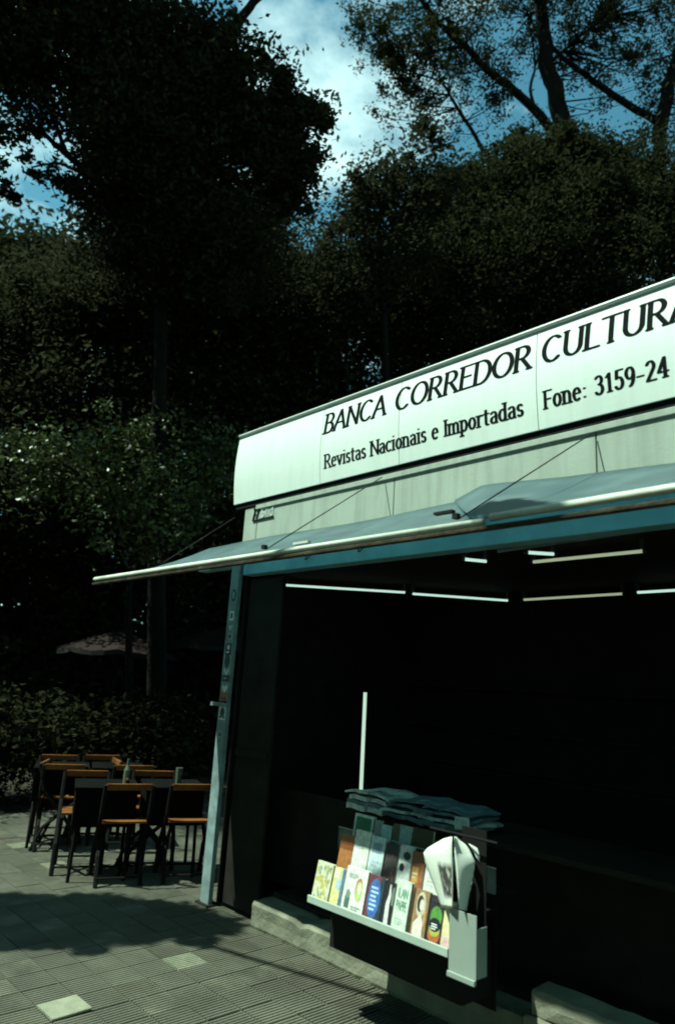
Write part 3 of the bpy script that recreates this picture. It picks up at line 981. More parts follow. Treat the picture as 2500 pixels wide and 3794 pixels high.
heap = [
    (.16, .872, .030, .30, .30, .02, M_np, 0.0), (.17, .903, .022, .31, .30, -.03, M_np2, 0), (.18, .927, .024, .30, .29, .05, M_np, .004), (.20, .955, .012, .42, .30, -.06, M_np, .02),
    (.50, .872, .022, .34, .30, -.05, M_np2, .006), (.52, .900, .014, .38, .31, .10, M_np, .012), (.50, .927, .016, .40, .30, -.09, M_np2, .018), (.58, .958, .010, .36, .30, .12, M_np2, .022),
    (.80, .872, .026, .32, .30, .04, M_np2, .004), (.83, .902, .014, .36, .31, -.10, M_np, .012), (.80, .930, .014, .38, .30, .08, M_np2, .018), (.84, .960, .010, .32, .30, -.04, M_np2, .014),
]
wh = ['bottom of the neat pile under the white tube', 'second in the neat pile under the white tube', 'third in the neat pile under the white tube', 'top sheet of the neat pile under the white tube',
      'bottom of the middle heap on the counter', 'second in the middle heap on the counter', 'third in the middle heap on the counter', 'top sheet of the middle heap on the counter',
      'bottom of the heap above the hanging newspapers', 'second in the heap above the hanging newspapers', 'third in the heap above the hanging newspapers', 'top sheet of the heap above the hanging newspapers']
L_ = cB - cA
for (u, z, t, w, d, rz, m, sg), s in zip(heap, wh):
    folded('folded_newspaper', cA + u * L_, .15, z, w, d, t, rz, m, 'folded newspaper, ' + s, 'newspapers on the counter', sg)

# ------------------------------------------------------------------ newspaper rack with hanging papers
M_rack = mat('grey_rack_metal', (0.26, 0.30, 0.26), 0.55, 0.4, 0.06, 10.0, 0.05, 200)
YR = -0.64
r0, r1 = on(1660, 3590, 1, YR), on(1762, 3635, 1, YR)
zb, zt = (r0[2] + r1[2]) / 2, on(1660, 3380, 1, YR)[2]
side = .075
rk = thing('newspaper_rack', 'grey sheet metal newspaper rack fixed beside the book stand', 'rack', (r0[0], YR, zb))
wR = r1[0] - r0[0]
MB().box((0, 0, .0), (wR, .004, zt - zb + .02)).build('front_panel', M_rack, rk, bevel=.001)
MB().box((0.0, -.012, -.022), (wR, .004, -.001)).build('bottom_lip', M_rack, rk, bevel=.002)
MB().box((wR - .003, .0045, -.0), (wR, side, zt - zb - .03)).build('side_panel', M_rack, rk)
MB().box((0.002, .0045, .0), (.005, side, zt - zb + .02)).build('side_panel', M_rack, rk)
MB().box((0.006, side - .004, .0), (wR - .004, side, zt - zb + .34)).build('back_panel', M_standk, rk)
MB().tube([(-.14, .03, zt - zb + .31), (wR + .08, .03, zt - zb + .31)], .006, 6).build('hanging_bar', M_standk, rk)
MB().box((-.12, side + .001, .06), (.05, side + .02, .09)).build('bracket', M_standk, rk)


def paper_mat(name, photo):
    m = bpy.data.materials.new(name)
    m.use_nodes = True
    nt = m.node_tree
    p = nt.nodes['Principled BSDF']
    p.inputs['Roughness'].default_value = .85
    p.inputs['Specular IOR Level'].default_value = .15
    t = N(nt, 'ShaderNodeUVMap')
    br = N(nt, 'ShaderNodeTexBrick')
    br.inputs['Color1'].default_value = (.58, .61, .52, 1)
    br.inputs['Color2'].default_value = (.40, .42, .36, 1)
    br.inputs['Mortar'].default_value = (.78, .80, .70, 1)
    br.inputs['Scale'].default_value = 5.0
    br.inputs['Brick Width'].default_value = .9
    br.inputs['Row Height'].default_value = .09
    br.inputs['Mortar Size'].default_value = .03
    nt.links.new(t.outputs['UV'], br.inputs['Vector'])
    c = br.outputs['Color']
    if photo:
        mpn = N(nt, 'ShaderNodeMapping')
        mpn.inputs['Scale'].default_value = (2.6, 2.2, 1)
        nt.links.new(t.outputs['UV'], mpn.inputs['Vector'])
        nn = N(nt, 'ShaderNodeTexNoise')
        nn.inputs['Scale'].default_value = 2.2
        nn.inputs['Detail'].default_value = 6
        nt.links.new(mpn.outputs['Vector'], nn.inputs['Vector'])
        sx = N(nt, 'ShaderNodeSeparateXYZ')
        nt.links.new(t.outputs['UV'], sx.inputs['Vector'])

        def band(sock, a, b_):
            r_ = N(nt, 'ShaderNodeValToRGB')
            e = r_.color_ramp.elements
            e[0].position = 0
            e[0].color = (0, 0, 0, 1)
            e[1].position = 1
            e[1].color = (0, 0, 0, 1)
            for pos, v in ((a - .06, 0), (a + .04, 1), (b_ - .04, 1), (b_ + .04, 0)):
                q = e.new(min(max(pos, .001), .999))
                q.color = (v, v, v, 1)
            nt.links.new(sock, r_.inputs['Fac'])
            return r_.outputs['Color']
        m1 = N(nt, 'ShaderNodeMath', operation='MULTIPLY')
        nt.links.new(band(sx.outputs['X'], .48, .985), m1.inputs[0])
        nt.links.new(band(sx.outputs['Y'], .22, .66), m1.inputs[1])
        m2 = N(nt, 'ShaderNodeMath', operation='MULTIPLY')
        rr = N(nt, 'ShaderNodeValToRGB')
        rr.color_ramp.elements[0].position = .50
        rr.color_ramp.elements[0].color = (1, 1, 1, 1)
        rr.color_ramp.elements[1].position = .72
        rr.color_ramp.elements[1].color = (.15, .15, .15, 1)
        nt.links.new(nn.outputs['Fac'], rr.inputs['Fac'])
        nt.links.new(m1.outputs[0], m2.inputs[0])
        nt.links.new(rr.outputs['Color'], m2.inputs[1])
        k = N(nt, 'ShaderNodeMix', data_type='RGBA')
        k.inputs['B'].default_value = (.06, .055, .05, 1)
        nt.links.new(m2.outputs[0], k.inputs['Factor'])
        nt.links.new(c, k.inputs['A'])
        c = k.outputs['Result']
    nt.links.new(c, p.inputs['Base Color'])
    return m


def sheet(name, left, right, yl, yr, bow, m, label, n=14, c=10, rows_lbl=None):
    """paper sheet spanning two pixel edge curves (top to bottom) at depths yl..yr, bowed outwards"""
    P = []
    L = np.array(left, float)
    R_ = np.array(right, float)
    tl = np.linspace(0, 1, len(L))
    tr = np.linspace(0, 1, len(R_))
    for i in range(n):
        t = i / (n - 1)
        l = (np.interp(t, tl, L[:, 0]), np.interp(t, tl, L[:, 1]))
        r = (np.interp(t, tr, R_[:, 0]), np.interp(t, tr, R_[:, 1]))
        row = []
        for k in range(c):
            s = k / (c - 1)
            y = yl + (yr - yl) * s - bow * math.sin(math.pi * s) * (0.4 + .6 * t)
            row.append(on(l[0] + (r[0] - l[0]) * s, l[1] + (r[1] - l[1]) * s, 1, y))
        P.append(row)
    b = MB().grid(P, .0015, (0, 1, 0))
    o = b.build(name, m, None, smooth=True, fix=True)
    uv = o.data.uv_layers.new(name='UVMap')
    nv = n * c
    for lp in o.data.loops:
        i = lp.vertex_index % nv
        uv.data[lp.index].uv = ((i % c) / (c - 1), 1 - (i // c) / (n - 1))
    return tag(o, label, 'newspaper', 'newspapers hanging on the rack')


MP1, MP2 = paper_mat('newspaper_photo_page', True), paper_mat('newspaper_text_page', False)
sheet('hanging_newspaper', [(1640, 3108), (1567, 3151), (1575, 3200), (1601, 3268), (1622, 3325), (1634, 3362)], [(1673, 3099), (1674, 3180), (1676, 3260), (1675, 3320), (1674, 3366)], -.60, -.665, .012, MP1,
      'hanging newspaper page with a dark photograph, bowed to one side')
sheet('hanging_newspaper', [(1681, 3099), (1684, 3170), (1690, 3240), (1696, 3310), (1700, 3367)], [(1690, 3101), (1730, 3135), (1760, 3195), (1748, 3260), (1737, 3320), (1728, 3376)], -.675, -.60, .008, MP2,
      'bright hanging newspaper page of plain text folded to a point')
sheet('hanging_newspaper', [(1735, 3125), (1752, 3155), (1766, 3180)], [(1799, 3160), (1795, 3184), (1784, 3209)], -.585, -.55, .004, MP2,
      'small corner of a hanging newspaper behind the bright one')
q = on(1755, 3060, 1, .0)
cr_ = sheet('loose_newspaper', [(1683, 3025), (1683, 3048), (1683, 3075)], [(1736, 3030), (1737, 3052), (1738, 3072)], -.02, -.01, .004, M_np, 'pale newspaper flap hanging over the counter edge', 6, 6)

# ------------------------------------------------------------------ café chairs, tables, glasses, parasols
M_wood = mat('orange_varnished_wood', (0.15, 0.050, 0.009), 0.6, 0.2, 0.4, 9.0)
M_iron = mat('dark_iron', (0.009, 0.008, 0.007), 0.8, 0.1, 0.2, 8.0)
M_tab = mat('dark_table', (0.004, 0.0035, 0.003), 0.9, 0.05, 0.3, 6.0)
M_glass = mat('drinking_glass', (0.10, 0.12, 0.085), 0.15, 0.5, 0.05)


def make_chair():
    """faces +x; origin on the floor"""
    t = thing('folding_chair', 'x', 'chair')
    for i in range(3):
        MB().box((-.17 + i * .112, -.17, .445), (-.17 + i * .112 + .095, .17, .463)).build('seat_slat', M_wood, t, bevel=.003)
    MB().box((-.225, -.175, .70), (-.205, .175, .75)).build('backrest', M_wood, t, bevel=.004)
    for s in (-1, 1):
        y = s * .185
        MB().tube([(.17, y, 0), (.12, y, .22), (-.15, y, .52), (-.215, y, .74)], [.018, .018, .018, .016], 6).build('leg', M_iron, t)
        MB().tube([(-.20, y * .9, 0), (-.12, y * .9, .2), (.16, y * .9, .44)], .017, 6).build('leg', M_iron, t)
    MB().tube([(.165, -.185, .06), (.165, .185, .06)], .009, 6).build('stretcher', M_iron, t)
    MB().tube([(-.19, -.166, .06), (-.19, .166, .06)], .009, 6).build('stretcher', M_iron, t)
    return t


def copy_tree(o, parent=None):
    c = o.copy()
    COL.objects.link(c)
    c.parent = parent
    for ch in list(o.children):
        copy_tree(ch, c)
    return c


proto = make_chair()
yaw = math.radians(-23.5)
chairs = []
for (xa, xb, y, face, lab) in ((400, 560, 2905, -1, 'orange slatted folding chair with its back to the pavement, beside the stickered post'),
                               (660, 780, 2906, -1, 'orange slatted folding chair tucked in behind the stickered post'),
                               (255, 400, 2855, 1, 'orange slatted folding chair facing the pavement across the bottle table'),
                               (510, 640, 2856, 1, 'orange slatted folding chair facing the pavement across the glass table'),
                               (175, 320, 2832, -1, 'orange slatted folding chair backing onto the second row, by open pavement'),
                               (430, 570, 2836, -1, 'orange slatted folding chair backing onto the second row, in the middle'),
                               (165, 290, 2797, 1, 'farthest orange slatted chair, facing the pavement by the planting'),
                               (330, 450, 2798, 1, 'farthest orange slatted chair, facing the pavement in the shade')):
    p = on((xa + xb) / 2, y, 2, .75)
    a = yaw if face > 0 else yaw + math.pi
    o = proto if not chairs else copy_tree(proto)
    off = Vector((.215, 0, 0))
    off.rotate(Matrix.Rotation(a, 3, 'Z'))
    o.location = (p[0] + off.x, p[1] + off.y, 0.002)
    o.rotation_euler = (0, 0, a)
    tag(o, lab, 'chair', 'folding chairs of the pavement café')
    chairs.append(o)


def make_table(x, y, lab, rz):
    t = thing('cafe_table', lab, 'table', (x, y, .002), rz, 'café tables')
    MB().box((-.25, -.25, .675), (.25, .25, .70)).build('tabletop', M_tab, t, bevel=.004)
    MB().box((-.24, -.24, .40), (.24, .24, .674)).build('shade_skirt', M_tab, t, bevel=.01)  # added black box filling in shade under the tabletop
    for sx in (-1, 1):
        for sy_ in (-1, 1):
            MB().tube([(sx * .21, sy_ * .21, 0), (sx * .19, sy_ * .19, .675)], .014, 6).build('leg', M_iron, t)
    return t


for (i, j, a_, lab) in ((0, 1, 90, 'orange slatted folding chair turned sideways between the two near tables'), (4, 5, -80, 'orange slatted folding chair turned sideways between the two far tables'),
                        (2, 6, 80, 'orange slatted folding chair turned sideways at the open end of the café')):
    o = copy_tree(proto)
    c = (chairs[i].location + chairs[j].location) / 2
    o.location = (c.x - .22, c.y + .05, .002)
    o.rotation_euler = (0, 0, yaw + math.radians(a_))
    tag(o, lab, 'chair', 'folding chairs of the pavement café')
for o in chairs:
    o.rotation_euler.z += random.uniform(-.10, .10)
tabs = []
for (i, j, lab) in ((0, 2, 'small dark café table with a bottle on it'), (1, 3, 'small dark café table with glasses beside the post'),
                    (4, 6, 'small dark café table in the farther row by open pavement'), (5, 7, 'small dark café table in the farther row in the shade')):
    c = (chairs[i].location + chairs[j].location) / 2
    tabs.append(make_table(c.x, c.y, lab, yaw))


def glass(x, y, z, r, h, lab, nm='drinking_glass', neck=False):
    if neck:
        prof = [(r, 0), (r, h * .55), (r * .4, h * .75), (r * .38, h)]
    else:
        prof = [(r * .75, 0), (r * .85, h * .5), (r, h)]
    o = MB().tube([(0, 0, q[1]) for q in prof], [q[0] for q in prof], 10).build(nm, M_glass, None, smooth=False)
    o.location = (x, y, z)
    return tag(o, lab, 'bottle' if neck else 'glass', 'glassware on the café tables')


c0, c1 = tabs[0].location, tabs[1].location
glass(c0.x + .1, c0.y + .12, .703, .028, .2, 'pale bottle on the small dark café table', 'glass_bottle', True)
glass(c1.x + .05, c1.y + .02, .703, .032, .13, 'tall pale glass on the table beside the post')

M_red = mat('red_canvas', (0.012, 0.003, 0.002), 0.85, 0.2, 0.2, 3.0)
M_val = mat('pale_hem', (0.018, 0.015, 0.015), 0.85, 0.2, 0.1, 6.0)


def parasol(px, py, D, R_, lab):
    p = at(px, py, D)
    zr = p[2]
    t = thing('parasol', lab, 'parasol', (p[0], p[1], -.02), rng.uniform(0, .6), 'red parasols')
    n = 8
    V, Fc = [], []
    for ring, (rr, zz) in enumerate(((.04, zr + .40), (R_ * .5, zr + .26), (R_, zr + .06))):
        for k in range(n * 4):
            a = 2 * math.pi * k / (n * 4)
            dip = .05 * rr / R_ * abs(math.sin(a * n / 2))
            V.append((rr * math.cos(a), rr * math.sin(a), zz + .02 - dip))
    m_ = n * 4
    for r_ in range(2):
        for k in range(m_):
            Fc.append((r_ * m_ + k, (r_ + 1) * m_ + k, (r_ + 1) * m_ + (k + 1) % m_, r_ * m_ + (k + 1) % m_))
    Fc.append(tuple(range(m_)))
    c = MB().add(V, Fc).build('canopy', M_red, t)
    so = c.modifiers.new('s', 'SOLIDIFY')
    so.thickness = .004
    V, Fc = [], []
    for k in range(m_):
        a = 2 * math.pi * k / m_
        dip = .05 * abs(math.sin(a * n / 2))
        V += [(R_ * math.cos(a), R_ * math.sin(a), zr + .078 - dip), (R_ * 1.0 * math.cos(a), R_ * math.sin(a), zr - dip * .8)]
    for k in range(m_):
        Fc.append((2 * k, 2 * k + 1, 2 * ((k + 1) % m_) + 1, 2 * ((k + 1) % m_)))
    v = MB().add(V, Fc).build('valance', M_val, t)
    so = v.modifiers.new('s', 'SOLIDIFY')
    so.thickness = .004
    MB().tube([(0, 0, 0), (0, 0, zr + .45)], .022, 8).build('pole', M_iron, t)
    MB().tube([(0, 0, 0), (0, 0, .06)], [.25, .2], 14).build('base', M_iron, t)
    for k in range(n):
        a = 2 * math.pi * k / n
        MB().tube([(.03 * math.cos(a), .03 * math.sin(a), zr + .40), (R_ * .5 * math.cos(a), R_ * .5 * math.sin(a), zr + .255), (R_ * .98 * math.cos(a), R_ * .98 * math.sin(a), zr + .07)], .007, 4).build('rib', M_iron, t)
    return t


parasol(440, 2425, 12.0, 1.0, 'dark red parasol with pale hem, left open beyond the far chairs')
parasol(830, 2410, 12.6, 1.0, 'dark red parasol with pale hem behind the newsstand corner')

# ------------------------------------------------------------------ trees
M_bark = mat('dark_bark', (0.010, 0.0085, 0.007), 0.95, 0.1, 0.35, 5.0, 0.8, 25)
L_dark = leaf_mat('leaf_dark', (0.022, 0.024, 0.012), (0.048, 0.050, 0.024), .9, .3, .03)
L_mid = leaf_mat('leaf_mid', (0.016, 0.018, 0.008), (0.040, 0.043, 0.018), .9, .3, .03)
L_sparkle = leaf_mat('leaf_glossy_sparkle', (0.005, 0.007, 0.002), (0.13, 0.16, 0.055), 0.38, .12, .22)  # paler leaf tones stand in for sun sparkle
L_sunlit = leaf_mat('leaf_olive_sunlit', (0.012, 0.014, 0.004), (0.06, 0.07, 0.016), .6, .1, .15)  # lighter leaf copy standing in for a sunlit patch
L_hedge = leaf_mat('leaf_hedge_shade', (0.008, 0.009, 0.004), (0.020, 0.021, 0.009), .9, .1, .03)  # leaf copy darkened to stand in for shade beyond the paving
L_fea = leaf_mat('leaf_feather', (0.020, 0.022, 0.009), (0.055, 0.054, 0.018), .8, .25, .05)


def leaves(name, blobs, m, parent, size=0.09, asp=0.5, seed=1, hang=0.0, stray=0.10):
    """blobs: (centre, (rx,ry,rz), n_clumps, leaves_per_clump, clump_radius)"""
    r = np.random.default_rng(seed)
    P, CC = [], []
    for c, rad, nc, per, cr_ in blobs:
        d = r.normal(size=(nc, 3))
        d /= np.linalg.norm(d, axis=1)[:, None]
        rd_ = r.random((nc, 1)) ** (1 / 2.4)
        far_ = r.random((nc, 1)) < stray          # stray sprays that break the outline
        rd_ = np.where(far_, 1.0 + .2 * r.random((nc, 1)), rd_)
        cc = np.asarray(c) + d * rd_ * np.asarray(rad)
        CC.append(cc)
        st_ = .45 + 1.0 * r.random((nc, 1, 3))   # each spray has its own elongation
        q = r.normal(size=(nc, per, 3)) * np.array([1, 1, .62]) * st_ * cr_ * (0.45 + .9 * r.random((nc, 1, 1)))
        P.append((cc[:, None, :] + q).reshape(-1, 3))
    P = np.concatenate(P)
    n = len(P)
    a = r.normal(size=(n, 3))
    a[:, 2] = a[:, 2] * .6 - hang
    a /= np.linalg.norm(a, axis=1)[:, None]
    b = np.cross(a, r.normal(size=(n, 3)) * np.array([.7, .7, .5]) + np.array([0, 0, .8]))
    b /= np.linalg.norm(b, axis=1)[:, None] + 1e-9
    s = size * (0.6 + .8 * r.random((n, 1)))
    nn = np.cross(a, b)
    V = np.empty((n, 4, 3), np.float32)
    V[:, 0] = P - a * s * .5
    V[:, 1] = P + b * s * asp * .5 + nn * s * .06
    V[:, 2] = P + a * s * .5
    V[:, 3] = P - b * s * asp * .5 + nn * s * .06
    me = bpy.data.meshes.new(name)
    me.vertices.add(n * 4)
    me.vertices.foreach_set('co', V.reshape(-1))
    me.loops.add(n * 4)
    me.loops.foreach_set('vertex_index', np.arange(n * 4, dtype=np.int32))
    me.polygons.add(n)
    me.polygons.foreach_set('loop_start', np.arange(n, dtype=np.int32) * 4)
    me.update(calc_edges=True)
    me.validate()
    return link(name, me, m, parent), np.concatenate(CC)


def branch(parent, pts, r0, r1, nm='limb', n=8):
    pts = [np.asarray(p, float) for p in pts]
    fine = []
    for i in range(len(pts) - 1):
        for k in range(4):
            t = k / 4
            fine.append(pts[i] * (1 - t) + pts[i + 1] * t)
    fine.append(pts[-1])
    fine = np.array(fine)
    fine[1:-1] = (fine[:-2] + 2 * fine[1:-1] + fine[2:]) / 4
    fine[1:-1] += rng.normal(0, r0 * .12, fine[1:-1].shape)
    R_ = np.linspace(r0, r1, len(fine))
    return MB().tube(list(fine), list(R_), n).build(nm, M_bark, parent, smooth=True)


def pb_(px, py, D, rp, nc, per, cr_, flat=1.0, dd=1.0):
    """crown blob from a direction, a distance and an apparent radius"""
    R_ = rp * D / FPX
    return (at(px, py, D), (R_, R_ * dd, R_ * flat), nc, per, cr_)


def tree(name, label, base_px, D, trunk_top, r0, blobs, m, limbs=(), size=.09, asp=.5, seed=1, hang=0.0, group='park trees behind the newsstand', base=None, mul=1.0, twigs=False):
    b = at(*base_px, D) if base is None else np.array(base, float)
    b[2] = -.02
    t = thing(name, label, 'tree', (0, 0, 0), 0, group)
    t.location = tuple(b)
    sh = lambda p: np.asarray(p, float) - b
    tt = np.asarray(trunk_top, float)
    mid = b * .5 + tt * .5 + np.array([.15, -.1, 0])
    branch(t, [sh(b), sh(mid), sh(tt)], r0, r0 * .55, 'trunk', 10)
    for pts, ra, rb in limbs:
        branch(t, [sh(p) for p in pts], ra, rb)
    cr_o, cc = leaves('crown', [(sh(c), ra_, nc_, int(per_ * mul), q_) for c, ra_, nc_, per_, q_ in blobs], m, t, size, asp, seed, hang)
    if twigs:
        nodes = np.array([sh(p) for pts, _, _ in limbs for a_, b_ in zip(pts[:-1], pts[1:]) for p in (a_, (np.asarray(a_) + np.asarray(b_)) / 2, b_)])
        q_ = MB()
        for c in cc:
            d_ = np.linalg.norm(nodes - c, axis=1) + 1.2 * np.maximum(0, nodes[:, 2] - c[2])
            a_ = nodes[np.argmin(d_)]
            m_ = (a_ + c) / 2 + np.array([rng.normal(0, .12), rng.normal(0, .12), -.08 * np.linalg.norm(c - a_)])
            q_.tube([a_, (a_ + m_) / 2 + rng.normal(0, .03, 3), m_, (m_ + c) / 2 + rng.normal(0, .03, 3), c], [.022, .018, .013, .009, .004], 4, False)
        tag(q_.build('twig_spray', M_bark, t), kind='stuff')
    return t


# A: big dark tree spreading overhead on the left
DA = 10.0
bA = [pb_(120, 30, DA, 270, 90, 110, .26), pb_(440, 130, DA, 290, 110, 110, .26), pb_(740, 300, DA, 190, 80, 110, .2), pb_(480, 430, DA, 240, 100, 110, .22),
      pb_(700, 560, DA + .6, 300, 100, 110, .28), pb_(920, 470, DA, 110, 44, 100, .14), pb_(1040, 320, DA, 60, 9, 90, .10), pb_(1150, 400, DA, 60, 8, 90, .10), pb_(1070, 430, DA, 70, 12, 90, .11), pb_(1190, 455, DA, 30, 3, 60, .08), pb_(1020, 590, DA, 80, 14, 90, .12), pb_(1150, 560, DA, 40, 4, 70, .09), pb_(1090, 640, DA, 40, 5, 70, .09),
      pb_(560, 800, DA + 1, 230, 110, 110, .22), pb_(820, 860, DA + 1, 270, 110, 110, .24), pb_(1080, 690, DA + .5, 100, 20, 90, .13),
      pb_(60, 270, DA, 120, 26, 100, .15), pb_(90, 560, DA, 110, 11, 40, .10), pb_(270, 670, DA, 90, 13, 50, .11), pb_(20, 700, DA, 50, 5, 40, .08), pb_(190, 470, DA, 110, 13, 50, .12),
      pb_(830, 130, DA, 70, 10, 70, .11), pb_(960, 210, DA, 50, 5, 60, .10), pb_(-320, 200, DA, 200, 60, 110, .22), pb_(-250, 0, DA, 350, 80, 110, .3), pb_(420, -300, DA, 330, 90, 110, .26)]
tA = at(600, 1100, DA + 1)
tree('shade_tree', 'broad dark shade tree spreading high over the café chairs', (615, 2600), 11.5, tA, .17, bA, L_dark,
     limbs=[([tA, at(700, 500, DA), at(840, 140, DA), at(900, 60, DA), at(985, -40, DA)], .10, .05), ([at(840, 140, DA), at(720, 60, DA), at(660, -60, DA)], .06, .03), ([tA, at(400, 700, DA), at(150, 480, DA)], .10, .03),
            ([at(330, 640, DA), at(240, 560, DA), at(200, 430, DA)], .05, .02), ([at(380, 700, DA), at(300, 640, DA), at(215, 600, DA), at(120, 620, DA)], .03, .012)], size=.088, seed=11, mul=1.5)
# B: darker trees filling the middle distance
DB = 14.0
bB = [pb_(120, 1230, DB, 180, 90, 110, .3), pb_(300, 1650, DB, 350, 120, 120, .38), pb_(750, 1650, DB, 350, 120, 120, .38), pb_(40, 1750, DB, 300, 90, 120, .38), pb_(350, 2000, DB, 300, 90, 120, .38), pb_(750, 2000, DB, 300, 90, 120, .38), pb_(430, 1250, DB, 380, 160, 120, .38), pb_(800, 1250, DB, 380, 160, 120, .38), pb_(1060, 1130, DB, 230, 110, 120, .3), pb_(1050, 1450, DB, 300, 110, 120, .36),
      pb_(930, 850, DB, 140, 40, 90, .22), pb_(330, 1110, DB, 150, 70, 110, .24), pb_(600, 1050, DB, 330, 110, 120, .38)]
tree('shade_tree', 'dense dark tree in the middle, behind the blank end of the sign', (900, 2600), DB + 1, at(800, 1500, DB), .2, bB, L_dark,
     limbs=[([at(800, 1500, DB), at(500, 1300, DB)], .12, .04), ([at(800, 1500, DB), at(1050, 1100, DB)], .12, .04)], size=.115, seed=12, mul=1.4)
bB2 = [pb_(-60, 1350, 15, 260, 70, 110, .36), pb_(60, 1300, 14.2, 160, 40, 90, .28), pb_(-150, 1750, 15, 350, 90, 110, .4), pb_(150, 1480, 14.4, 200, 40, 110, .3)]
tree('shade_tree', 'olive green tree at the edge, sunlight put into its leaf colour', (-150, 2600), 15, at(-60, 1500, 15), .18, bB2, L_sunlit, size=.13, seed=13)
# bush of glossy leaves, sun sparkle put into their colour
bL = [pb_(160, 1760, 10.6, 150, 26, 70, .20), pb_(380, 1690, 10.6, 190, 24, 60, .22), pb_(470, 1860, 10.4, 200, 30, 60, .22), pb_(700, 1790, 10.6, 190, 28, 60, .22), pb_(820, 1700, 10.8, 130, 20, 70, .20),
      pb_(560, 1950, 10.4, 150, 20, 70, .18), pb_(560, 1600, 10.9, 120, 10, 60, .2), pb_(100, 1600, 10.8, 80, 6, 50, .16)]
tree('glossy_leaf_tree', 'small tree with glossy leaves toned pale for sun sparkle beside the blank sign end', (520, 2600), 10.9, at(480, 1900, 10.8), .07, bL, L_sparkle,
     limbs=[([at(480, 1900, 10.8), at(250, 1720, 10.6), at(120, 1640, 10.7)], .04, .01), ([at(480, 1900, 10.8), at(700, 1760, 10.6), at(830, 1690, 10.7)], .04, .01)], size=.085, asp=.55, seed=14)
# dark undergrowth behind the chairs
k = 0
for (px, py, D, rp, lab) in ((80, 2250, 16, 420, 'broad dark shrub behind the far chairs by the pavement edge'), (480, 2150, 16.5, 420, 'broad dark shrub under the glossy tree'),
                             (880, 2200, 16, 420, 'broad dark shrub beyond the newsstand corner'), (250, 2650, 15, 300, 'low dark shrub behind the far chairs'), (700, 2640, 15, 320, 'low dark shrub behind the stickered post'), (-200, 2650, 15, 320, 'low dark shrub at the pavement edge')):
    k += 1
    c = at(px, py, D)
    t = thing('shrub', lab, 'shrub', (c[0], c[1], -.02), 0, 'dark shrubs beyond the café')
    R_ = rp * D / FPX
    zc = max(c[2], R_ * .6)
    leaves('foliage', [((0, 0, zc), (R_, R_ * .7, R_ * .95), 150, 130, .42), ((0, 0, max(zc - R_, .6)), (R_ * .9, R_ * .6, R_ * .7), 70, 120, .4)], L_dark, t, .17, .55, 40 + k)
    MB().tube([(0, 0, 0), (0.05, 0, zc * .6), (0, .1, zc)], [.09, .07, .04], 7).build('stem', M_bark, t)
# C: rounded dense tree above the sign
DC = 15.0
bC = [pb_(1720, 800, DC, 170, 60, 120, .2), pb_(1880, 780, DC, 220, 110, 120, .24), pb_(2120, 760, DC, 230, 120, 120, .24), pb_(2360, 800, DC, 220, 110, 120, .26), pb_(2560, 900, DC, 280, 100, 120, .34),
      pb_(1560, 1020, DC, 280, 120, 120, .34), pb_(1850, 1020, DC, 320, 140, 120, .36), pb_(2200, 1050, DC, 320, 140, 120, .36), pb_(1350, 1250, DC, 300, 110, 120, .36), pb_(1650, 1300, DC, 300, 120, 120, .36), pb_(1900, 620, DC, 120, 24, 110, .13),
      pb_(2100, 600, DC, 120, 26, 110, .13), pb_(2280, 625, DC, 110, 22, 110, .13)]
tree('dome_tree', 'rounded dense dark tree rising above the sign lettering', (1900, 2650), DC, at(1900, 1100, DC), .2, bC, L_mid,
     limbs=[([at(1900, 1100, DC), at(1700, 850, DC)], .12, .04), ([at(1900, 1100, DC), at(2200, 800, DC)], .12, .04)], size=.095, seed=15, mul=1.9)
# centre: looser crown with gaps between A and C
DE = 12.5
bE = [pb_(1340, 700, DE, 80, 12, 80, .13), pb_(1470, 620, DE, 100, 16, 80, .14), pb_(1590, 520, DE, 90, 12, 70, .15), pb_(1500, 720, DE, 150, 30, 90, .2), pb_(1330, 800, DE, 120, 18, 80, .18), pb_(1250, 930, DE, 150, 20, 80, .2), pb_(1480, 880, DE, 160, 40, 100, .22), pb_(1230, 1080, DE, 160, 40, 100, .24), pb_(1420, 1040, DE, 120, 16, 80, .2),
      pb_(1620, 700, DE, 80, 12, 80, .16)]
tree('open_crown_tree', 'loose crowned tree with sky gaps left of the rounded tree', (1450, 2600), DE, at(1420, 1100, DE), .11, bE, L_dark,
     limbs=[([at(1420, 1100, DE), at(1400, 800, DE), at(1460, 620, DE)], .06, .015), ([at(1400, 820, DE), at(1550, 600, DE)], .04, .012)], size=.085, seed=16, mul=1.2)
# D: tall airy tree with visible limbs top right
DD = 18.0
v = lambda *p: [at(a, b_, DD) for a, b_ in p]
bD = [pb_(1420, 120, DD, 130, 21, 90, .19), pb_(1560, 200, DD, 170, 37, 105, .20), pb_(1490, 310, DD, 110, 12, 90, .18), pb_(1640, 60, DD, 180, 31, 90, .20), pb_(1850, 60, DD, 180, 27, 90, .20), pb_(1700, 330, DD, 150, 14, 82, .18), pb_(1830, 200, DD, 140, 13, 82, .18),
      pb_(2060, 40, DD, 170, 24, 90, .20), pb_(2280, 80, DD, 200, 28, 90, .21), pb_(2440, 60, DD, 160, 24, 90, .21), pb_(2250, 220, DD, 150, 9, 75, .18), pb_(2420, 260, DD, 140, 9, 75, .18), pb_(1340, 60, DD, 70, 4, 67, .15), pb_(2150, 330, DD, 130, 7, 75, .16), pb_(1780, -150, DD, 380, 55, 90, .24), pb_(2250, -170, DD, 380, 55, 90, .24),
      pb_(1900, 380, DD, 110, 8, 82, .16), pb_(1600, 420, DD, 100, 5, 75, .16), pb_(1330, 200, DD, 60, 3, 60, .15), pb_(1400, 400, DD, 70, 3, 60, .14)]
